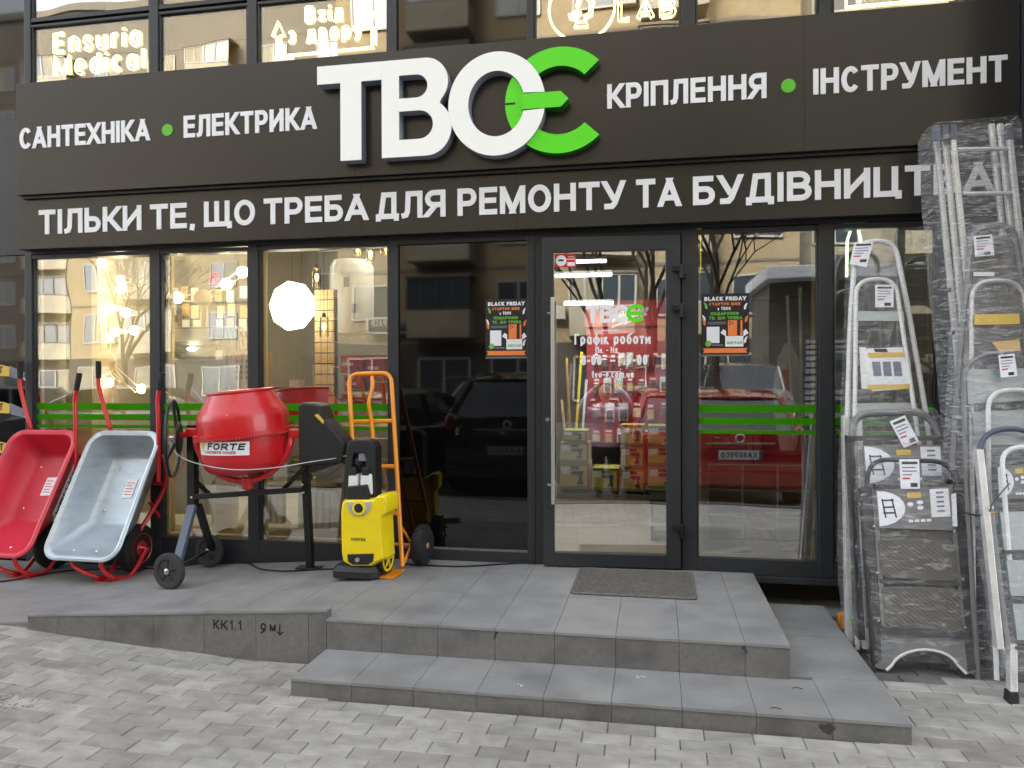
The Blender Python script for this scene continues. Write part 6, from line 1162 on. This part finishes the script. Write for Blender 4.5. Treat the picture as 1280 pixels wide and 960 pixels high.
# ================================================================ THE STREET BEHIND THE CAMERA (seen in the glass)
def rf(px, py, Y): p = onY(px, py, Y); return V((p.x, -p.y, p.z))
def car(name, label, x, y, head, col, L, W, H, plate=None, front=False, rails=False, van=False, word=None):
    """origin at the centre of the end that is nearer the shop; head = rotation about z; body runs along -y"""
    t = thing(name, label, 'van' if van else 'car', (x, y, -.34)); t.rotation_euler = (0, 0, head); M0 = base(t)
    gy = lambda s: -L*s; b = .30
    if van: prof = [(0, .45, .62, .82, .0), (.02, .28, .95, .96, 0), (.10, .25, 1.05, 1.0, 0), (.20, .25, 1.10, 1.0, .0), (.9, .25, 1.10, 1.0, 0), (.99, .28, 1.1, .98, 0), (1, .45, 1.0, .9, 0)]
    elif front: prof = [(0, .42, .60, .84, 0), (.02, .24, .74, .95, 0), (.08, .2, .84, 1, 0), (.25, .2, .94, 1, 0), (.9, .2, .98, 1, 0), (.98, .26, .95, .95, 0), (1, .42, .8, .86, 0)]
    else: prof = [(0, .38, .72, .86, 0), (.012, .26, .92, .95, 0), (.05, .2, .97, 1, 0), (.3, .2, .97, 1, 0), (.72, .2, .92, 1, 0), (.9, .2, .80, .98, 0), (.98, .26, .70, .92, 0), (1, .42, .58, .8, 0)]
    k = H/1.48; m = MB(); rings = []
    for s, z0, z1, w, _ in prof:
        w2 = W/2*w; zm = z0+(z1-z0)*.55
        rings.append([M0+V(p) for p in ((-w2*.86, gy(s), z0*k), (-w2*.98, gy(s), (z0+.1)*k), (-w2, gy(s), zm*k), (-w2*.97, gy(s), (z1-.06)*k), (-w2*.88, gy(s), z1*k), (0, gy(s), (z1+.02)*k), (w2*.88, gy(s), z1*k), (w2*.97, gy(s), (z1-.06)*k), (w2, gy(s), zm*k), (w2*.98, gy(s), (z0+.1)*k), (w2*.86, gy(s), z0*k), (0, gy(s), z0*k))])
    m.loft(rings); m.build('body', col, t, smooth=True)
    if van: gh = [(.10, 1.05, .98, .0), (.235, 1.9, .84, 1), (.30, 1.96, .84, 1), (.95, 1.96, .84, 1), (.99, 1.6, .86, 1)]
    elif front: gh = [(.24, .93, .92, 0), (.42, 1.42, .74, 0), (.55, 1.48, .73, 0), (.85, 1.44, .73, 0), (.97, 1.0, .86, 0)]
    else: gh = [(.035, .95, .90, 0), (.13, 1.38, .73, 0), (.22, 1.46, .72, 0), (.45, 1.48, .73, 0), (.56, 1.40, .75, 0), (.72, .93, .90, 0)]
    gh = [(s, (z if not van else z*1.48/1.96*1.0), w, _) for s, z, w, _ in gh]
    m = MB(); rr = []
    for s, z, w, _ in gh:
        wb = W/2*.90; wt = W/2*w*.92; zb = .86*k if not van else 1.0*k*.95; zt = z*k
        rr.append([M0+V(p) for p in ((-wb, gy(s), zb), (-wt, gy(s), zt-.03), (-wt*.85, gy(s), zt), (wt*.85, gy(s), zt), (wt, gy(s), zt-.03), (wb, gy(s), zb))])
    m.loft(rr); m.build('glasshouse', 'car_glass', t, smooth=True)
    m = MB(); r3 = []
    for s, z, w, _ in gh[1:-1]:
        wt = W/2*w*.94; r3.append([M0+V(p) for p in ((-wt, gy(s), z*k-.03), (-wt*.85, gy(s), z*k+.012), (0, gy(s), z*k+.025), (wt*.85, gy(s), z*k+.012), (wt, gy(s), z*k-.03), (0, gy(s), z*k-.02))])
    m.loft(r3); m.build('roof', col, t, smooth=True)
    for s in (-1, 1):          # pillars
        for a, b_ in ((gh[0], gh[1]), (gh[-2], gh[-1])):
            m = MB(); m.tube([M0+V((s*W/2*.9, gy(a[0]), a[1]*k if a is gh[0] else a[1]*k)), M0+V((s*W/2*b_[2]*.93, gy(b_[0]), b_[1]*k-.0))], .035, 6); m.build('pillar', col, t)
        ym = gy((gh[1][0]+gh[-2][0])/2); m = MB(); m.tube([M0+V((s*W/2*.92, ym, .9*k)), M0+V((s*W/2*.70, ym, 1.42*k))], .03, 6); m.build('pillar', col, t)
        for u in (.17, .80):
            c = M0+V((s*(W/2-.11), gy(u), .31)); m = MB(); m.lathe(c-V((s*.10, 0, 0)), (s, 0, 0), [(0, .2), (0, .3), (.03, .315), (.17, .315), (.2, .3), (.2, .2)], 24); w_ = m.build('wheel', 'rubber', t, smooth=True)
            m = MB(); m.lathe(c, (s, 0, 0), [(.07, .21), (.095, .2), (.06, .1), (.09, .04), (.09, 0)], 16); m.build('rim', 'steel', w_, smooth=True)
        m = MB(); m.cbox(M0+V((s*(W/2+.09), gy(.60 if not front else .27), 1.0*k)), (.16, .08, .12)); m.build('mirror', col if not van else 'black_plastic', t, bevel=.02)
        if front or van:
            m = MB(); m.ball(M0+V((s*W*.36, -.05*L*.6, .68*k*(1 if not van else .95))), .13, 12, 8, (1.2, .7, .62)); m.build('headlight', 'lamp_clear', t, smooth=True)
        else:
            m = MB(); m.ball(M0+V((s*W*.43, -.02*L, .86*k)), .12, 12, 8, (.75, .6, 1.25)); m.build('tail_light', 'lamp_red', t, smooth=True)
        if rails: m = MB(); m.tube([M0+V((s*W*.33, gy(u), 1.5*k+.04+h)) for u, h in ((.14, -.04), (.2, .02), (.5, .03), (.56, -.03))], .016, 6); m.build('roof_rail', 'steel', t, smooth=True)
    m = MB(); m.box(M0.x-W*.46, M0.x+W*.46, M0.y-.10, M0.y+.035, M0.z+.26, M0.z+.46); m.build('bumper', col if not van else 'grey_plastic', t, bevel=.04)
    if front or van: m = MB(); m.box(M0.x-W*.26, M0.x+W*.26, M0.y-.02, M0.y+.03, M0.z+.52*k, M0.z+.68*k); m.build('grille', 'black_plastic', t, bevel=.01)
    else: m = MB(); m.box(M0.x-W*.25, M0.x+W*.25, M0.y-.03, M0.y+.012, M0.z+.79*k, M0.z+.81*k); m.build('boot_trim', 'chrome', t)
    if plate:
        zp = .60 if not front else .42; m = MB(); m.box(M0.x-.26, M0.x+.26, M0.y+.035, M0.y+.045, M0.z+zp, M0.z+zp+.112); o = m.build('number_plate', 'paper', t)
        m = MB(); F = lambda x, z, d: M0+V((-x, .047+d, zp+z)); text(plate, F, -.19, .23, .022, .07, .012, mb=m, gap=.2); m.build('plate_number', 'ink', o); m = MB(); m.box(M0.x+.22, M0.x+.258, M0.y+.045, M0.y+.0465, M0.z+zp+.003, M0.z+zp+.109); m.build('plate_band', 'grey_blue', o)
        m = MB(); m.torus(M0+V((0, .02, .86*k)), (0, 1, 0), .05, .012, 16, 6); m.build('badge', 'chrome', t)
    return t
car('parked_car', 'red hatchback parked with its rear to the shop beside the photographer', rf(914, 570, 4.6).x+.12, -4.62, 0, 'car_red', 3.9, 1.68, 1.47, 'КА6099СО')
car('parked_car', 'black estate parked with its rear to the shop left of the photographer', -1.95, -4.9, radians(-2), 'car_black', 4.7, 1.86, 1.72, 'АА9002', rails=False)
car('parked_car', 'dark brown car parked at the far side of the black estate', -4.5, -5.0, radians(14), 'car_black', 4.3, 1.78, 1.45)
car('parked_car', 'white estate with roof rails waiting across the road facing the shop', rf(575, 500, 12).x, -12, radians(6), 'car_white', 4.5, 1.8, 1.62, None, True, rails=True)
car('parked_van', 'silver van across the road facing the shop behind the red hatchback', rf(945, 500, 12.5).x, -12.5, radians(-4), 'car_silver', 4.8, 1.9, 1.95, None, van=True)
t = car('parked_car', 'silver hatchback seen side on behind the wheelbarrow reflections', rf(60, 500, 9).x-1.2, -9.5, radians(84), 'car_silver', 4.1, 1.75, 1.5, None, True)
car('parked_car', 'white car parked beyond the left end of the shopfront', rf(20, 500, 9).x-3.2, -8.2, radians(40), 'car_white', 4.2, 1.75, 1.5, None, True)
# ---------------- houses across the street
def house(label, x0, x1, y, H, wallm, nb, floors, fh=2.95, bw=3.3, ground='plinth_dark', seed=1, bays=(), z0=-.34, lobby=3.1):
    t = thing('apartment_building', label, 'building', ((x0+x1)/2, y, z0)); rnd = random.Random(seed)
    m = MB(); m.box(x0, x1, y-12, y, z0, H); m.build('wall', wallm, t); m = MB(); m.box(x0-.2, x1+.2, y-12.2, y+.25, H, H+.5); m.build('roof', 'render_grey', t)
    m = MB(); m.box(x0, x1, y-.1, y+.12, z0, z0+lobby); m.build('ground_floor', ground, t)
    def win(xc, zc, w, h, yy, n=2, m2='far_frame'):
        f_ = MB(); f_.box(xc-w/2, xc+w/2, yy-.02, yy+.05, zc-h/2, zc+h/2); o = f_.build('window', 'far_pane', t)
        g_ = MB()
        for i in range(n+1): xx = xc-w/2+w*i/n; g_.box(xx-.04, xx+.04, yy+.05, yy+.09, zc-h/2, zc+h/2)
        g_.box(xc-w/2, xc+w/2, yy+.052, yy+.10, zc-h/2-.05, zc-h/2+.03); g_.box(xc-w/2, xc+w/2, yy+.052, yy+.09, zc+h/2-.03, zc+h/2+.05); g_.build('frame', m2, o)
        if rnd.random() < .5: c_ = MB(); s = rnd.choice((-1, 1)); c_.box(xc+s*w*.26-w*.2, xc+s*w*.26+w*.2, yy+.051, yy+.0515, zc-h/2, zc+h/2); c_.build('curtain', 'render_cream', o)
    for i in range(nb):
        xc = x0+(x1-x0)*(i+.5)/nb; W = (x1-x0)/nb
        for j in range(floors):
            zc = z0+lobby+fh*(j+.5)+.1
            if zc+1.5 > H: continue
            if i in bays:      # glazed balcony
                b = MB(); b.box(xc-W*.42, xc+W*.42, y, y+1.1, zc-fh*.5+.08, zc-.35); b.build('balcony', 'balcony', t, bevel=.02); win(xc, zc+.3, W*.82, 1.15, y+1.0, 4, 'dark_steel' if rnd.random() < .4 else 'far_frame'); b = MB(); b.box(xc-W*.44, xc+W*.44, y, y+1.15, zc+.92, zc+1.02); b.build('balcony_roof', 'render_grey', t)
            else:
                win(xc, zc+.1, 1.7 if W > 2.6 else 1.3, 1.45, y, 2)
                if rnd.random() < .3: b = MB(); b.box(xc+.9, xc+1.6, y+.05, y+.4, zc-.75, zc-.25); b.build('air_conditioner', 'far_frame', t, bevel=.03)
        win(xc, z0+1.7, min(2.4, W*.7), 1.6, y+.12, 2)
    for j in range(1, floors): m = MB(); m.box(x0, x1, y-.01, y+.03, z0+lobby+fh*j-.06, z0+lobby+fh*j+.06); m.build('floor_band', 'render_grey', t)
    return t
house('yellow brick apartment building across the street reflected left of the door', -12.6, 5.2, -24, 27, 'far_brick', 6, 8, bays=(1, 4), seed=3)
house('cream apartment building across the street with glazed balconies reflected right of the door', 5.25, 32, -26, 24, 'render_cream', 8, 7, bays=(1, 3, 6), seed=5)
house('long grey and yellow panel block set further back to the left', -62, -6, -40, rf(110, 17, 40).z, 'render_grey', 14, 8, bays=(2, 5, 8, 11, 12), seed=9)
house('tall yellow side block standing beyond the panel block', -34, -22, -34, 16, 'brick_yellow', 3, 4, bays=(1,), seed=12)
# sign of the studio across the street
t = thing('street_sign', 'white edged black studio sign with a round emblem across the street', 'sign', (-9.6, -23.7, 3.6)); a, b = rf(458, 417, 23.6), rf(537, 398, 23.6)
m = MB(); m.box(a.x, b.x, -23.72, -23.6, a.z, b.z); m.build('border', 'far_frame', t); m = MB(); m.box(a.x+.1, b.x-.1, -23.6, -23.58, a.z+.08, b.z-.08); m.build('board', 'black_paint', t)
m = MB(); F = lambda x, z, d: V((b.x-.75-x, -23.57, a.z+z)); text('СТУДІЯ КРАСИ', F, .0, b.x-a.x-1.0, .24, .22, .045, mb=m); m.build('lettering', 'far_frame', t); m = MB(); m.torus((b.x-.38, -23.56, (a.z+b.z)/2), (0, 1, 0), .22, .03, 20, 6); m.build('emblem_ring', 'far_frame', t)
# kiosk with pale canopy
a, b = rf(962, 470, 15), rf(1045, 336, 15); t = thing('kiosk', 'grey roadside kiosk with a pale canopy and louvred shutter', 'kiosk', (a.x, -15, -.34)); m = MB(); m.box(a.x, a.x+3.2, -18, -15, -.34, b.z-.2); m.build('kiosk_wall', 'render_grey', t); m = MB(); m.box(a.x-.2, a.x+3.4, -18, -14.2, b.z-.35, b.z); m.build('canopy', 'white_plastic', t, bevel=.03)
for i in range(14): m = MB(); m.box(a.x+.9, a.x+2.4, -14.99, -14.95, .2+i*.15, .3+i*.15); m.build('shutter_slat', 'grey_plastic', t)
# bare trees
def tree(x, y, h, seed, label):
    t = thing('bare_tree', label, 'tree', (x, y, -.34)); rnd = random.Random(seed); tr = MB(); br = MB()
    def grow(p, d, l, r, dep):
        pts = [p]; q = p
        for i in range(3): d = (d+V((rnd.uniform(-.16, .16), rnd.uniform(-.16, .16), rnd.uniform(-.02, .12)))).normalized(); q = q+d*(l/3); pts.append(q)
        (tr if dep < 1 else br).tube(pts, [r, r*.88, r*.76, r*.62], 6 if dep < 3 else 4)
        if dep >= 6: return
        for i in range(3 if dep < 4 else 4):
            a = rnd.uniform(0, 6.28); sp = rnd.uniform(.35, .85); nd = (d+V((cos(a)*sp, sin(a)*sp, rnd.uniform(-.05, .35)))).normalized(); grow(pts[-1] if i < 2 else pts[2], nd, l*rnd.uniform(.62, .8), r*.56, dep+1)
    grow(V((x, y, -.34)), V((.05, 0, 1)), h*.26, .12, 0); tr.build('trunk', 'bark', t, smooth=True); br.build('branches', 'bark', t)
tree(rf(905, 480, 10.5).x, -10.8, 10, 4, 'bare tree with a fine crown behind the silver van'); tree(rf(835, 480, 13).x, -14.5, 11, 8, 'bare tree reflected in the upper part of the door glass'); tree(-17, -17, 9, 11, 'bare tree standing before the panel block at left')
# ================================================================ THE PHOTOGRAPHER
pr = thing('person', 'person in a lavender hoodie and dark trousers holding up a phone to photograph the shop', 'person', (-.03, -5.46, -.34))
def skinned(name, m, par, joints, edges, root=0, sub=1):
    me = bpy.data.meshes.new(name); me.from_pydata([tuple(V(j[0])) for j in joints], edges, []); me.materials.append(MATS[m])
    o = bpy.data.objects.new(name, me); COL.objects.link(o); o.parent = par; o['_w'] = list(base(par))
    md = o.modifiers.new('skin', 'SKIN'); md.use_smooth_shade = True
    lay = me.skin_vertices if len(me.skin_vertices) else None
    if lay is None: me.skin_vertices.new() if hasattr(me.skin_vertices, 'new') else None
    if len(me.skin_vertices):
        for i, j in enumerate(joints): r = j[1]; me.skin_vertices[0].data[i].radius = r if isinstance(r, tuple) else (r, r); me.skin_vertices[0].data[i].use_root = i == root
    s = o.modifiers.new('sub', 'SUBSURF'); s.levels = s.render_levels = sub; return o
# built as lofted, tapered volumes (local coordinates, feet at z 0, facing +y)
def limb(name, m, pts, rs, par, n=12, sq=1.): mb = MB(); mb.tube(smoothpath(pts, 5), sum([[rs[i]+(rs[i+1]-rs[i])*k/5 for k in range(5)] for i in range(len(rs)-1)], [])+[rs[-1]], n, sq=sq); o = mb.build(name, m, par, smooth=True, local=True); return o
def ell(z, cx, cy, rx, ry, n=20): return [V((cx+rx*cos(2*pi*i/n), cy+ry*sin(2*pi*i/n), z)) for i in range(n)]
body = MB()   # one continuous body from hips to neck and head, arms and legs grown from it through a remesh
body.loft([ell(*r) for r in ((.66, 0, 0, .15, .10), (.74, 0, 0, .165, .115), (.84, 0, 0, .14, .10), (1.0, 0, .01, .155, .11), (1.14, 0, .0, .165, .105), (1.20, 0, -.01, .11, .075), (1.25, 0, 0, .055, .055), (1.30, 0, .01, .052, .055))])
body.ball((0, .03, 1.405), .105, 20, 14, (.80, .95, 1.12)); body.ball((0, .045, 1.345), .06, 14, 10, (1, 1, .8))
def tb2(mb, pts, rs): mb.tube(smoothpath(pts, 5), sum([[rs[i]+(rs[i+1]-rs[i])*k/5 for k in range(5)] for i in range(len(rs)-1)], [])+[rs[-1]], 12)
for s in (-1, 1):
    tb2(body, [(s*.12, 0, 1.15), (s*.18, .01, 1.15), (s*.30, .08, 1.22), (s*.22, .2, 1.40), (s*.12, .30, 1.53)], [.06, .058, .045, .036, .026])
    tb2(body, [(s*.08, 0, .70), (s*.095, .01, .6), (s*.10, .02, .36), (s*.105, .0, .07), (s*.105, .01, .05)], [.095, .088, .055, .036, .035]); tb2(body, [(s*.105, -.04, .035), (s*.11, .05, .03), (s*.12, .15, .025)], [.035, .036, .028])
bo = body.build('body', 'skin', pr, smooth=True, local=True); md = bo.modifiers.new('r', 'REMESH'); md.mode = 'VOXEL'; md.voxel_size = .012; md.use_smooth_shade = True; md = bo.modifiers.new('s', 'SMOOTH'); md.iterations = 4
hd = MB(); hd.loft([ell(*r) for r in ((.68, 0, 0, .185, .135), (.74, 0, 0, .205, .15), (.80, 0, 0, .195, .145), (.95, 0, .005, .19, .14), (1.12, 0, 0, .20, .13), (1.19, 0, -.01, .16, .105), (1.235, 0, 0, .09, .085), (1.26, 0, 0, .075, .075))])
for s in (-1, 1): tb2(hd, [(s*.12, 0, 1.14), (s*.19, .01, 1.14), (s*.315, .08, 1.20), (s*.25, .2, 1.37), (s*.165, .27, 1.46)], [.085, .083, .07, .056, .046])
hd.tube([V((.10*cos(a), .02+.09*sin(a), 1.235-.03*sin(a))) for a in [2*pi*i/16 for i in range(16)]], .032, 8, True)
ho = hd.build('hoodie', 'hoodie', pr, smooth=True, local=True); md = ho.modifiers.new('r', 'REMESH'); md.mode = 'VOXEL'; md.voxel_size = .012; md.use_smooth_shade = True; md = ho.modifiers.new('s', 'SMOOTH'); md.iterations = 3
pt = MB(); pt.loft([ell(*r) for r in ((.60, 0, 0, .16, .12), (.66, 0, 0, .175, .13), (.76, 0, 0, .165, .12))])
for s in (-1, 1): tb2(pt, [(s*.085, 0, .68), (s*.10, .01, .58), (s*.105, .02, .36), (s*.11, 0, .12), (s*.11, 0, .09)], [.105, .098, .075, .06, .06])
po = pt.build('trousers', 'trousers', pr, smooth=True, local=True); md = po.modifiers.new('r', 'REMESH'); md.mode = 'VOXEL'; md.voxel_size = .014; md.use_smooth_shade = True
for s in (-1, 1):
    m = MB(); tb2(m, [(s*.11, -.06, .04), (s*.115, .05, .045), (s*.125, .17, .03)], [.042, .046, .034]); m.build('shoe', 'black_plastic', pr, smooth=True, local=True)
    # hand: palm, four fingers behind the phone, thumb on its side
    m = MB(); m.ball((s*.10, .325, 1.565), .04, 12, 8, (.5, .75, 1.0)); 
    for k in range(4): z = 1.545+k*.016; tb2(m, [(s*.10, .33, z), (s*.092, .352, z+.004), (s*.07, .356, z+.008), (s*(.052+.004*abs(k-1.5)), .352, z+.01)], [.009, .0085, .008, .007])
    tb2(m, [(s*.10, .31, 1.545), (s*.082, .316, 1.56), (s*.062, .322, 1.585)], [.011, .010, .008]); m.build('hand', 'skin', pr, smooth=True, local=True)
    m = MB(); m.ball((s*.034, .118, 1.415), .012, 10, 8, (1, .6, .7)); m.build('eye', 'far_pane', pr, smooth=True, local=True); m = MB(); m.ball((s*.088, .02, 1.40), .028, 10, 8, (.35, .7, 1.1)); m.build('ear', 'skin', pr, smooth=True, local=True)
m = MB(); m.ball((0, .135, 1.39), .02, 10, 8, (.7, .9, 1.3)); m.build('nose', 'skin', pr, smooth=True, local=True); m = MB(); m.ball((0, .122, 1.353), .022, 10, 6, (1.1, .5, .3)); m.build('mouth', 'lips', pr, smooth=True, local=True)
m = MB(); m.ball((0, .012, 1.432), .108, 20, 12, (.86, .98, 1.0)); m.v = [p for p in m.v]; m.build('hair', 'hair', pr, smooth=True, local=True)
m = MB(); text('GOOD', lambda x, z, d: V((-x, .142+d, z)), -.11, .11, 1.06, .05, .010, mb=m) if False else m.cbox((0, .142, 1.08), (.2, .006, .035)); m.build('chest_print', 'far_frame', pr, local=True)
ph = thing('phone', 'dark phone held up in both hands by the photographer', 'phone', (0, -5.118, 1.235)); m = MB(); m.box(-.075, .075, -5.122, -5.114, 1.195, 1.27); m.build('phone_body', 'black_plastic', ph, bevel=.003); m = MB(); m.lathe((.0, -5.114, 1.235), (0, 1, 0), [(0, .009), (.003, .009), (.003, .005)], 12); m.build('lens', 'far_pane', ph)
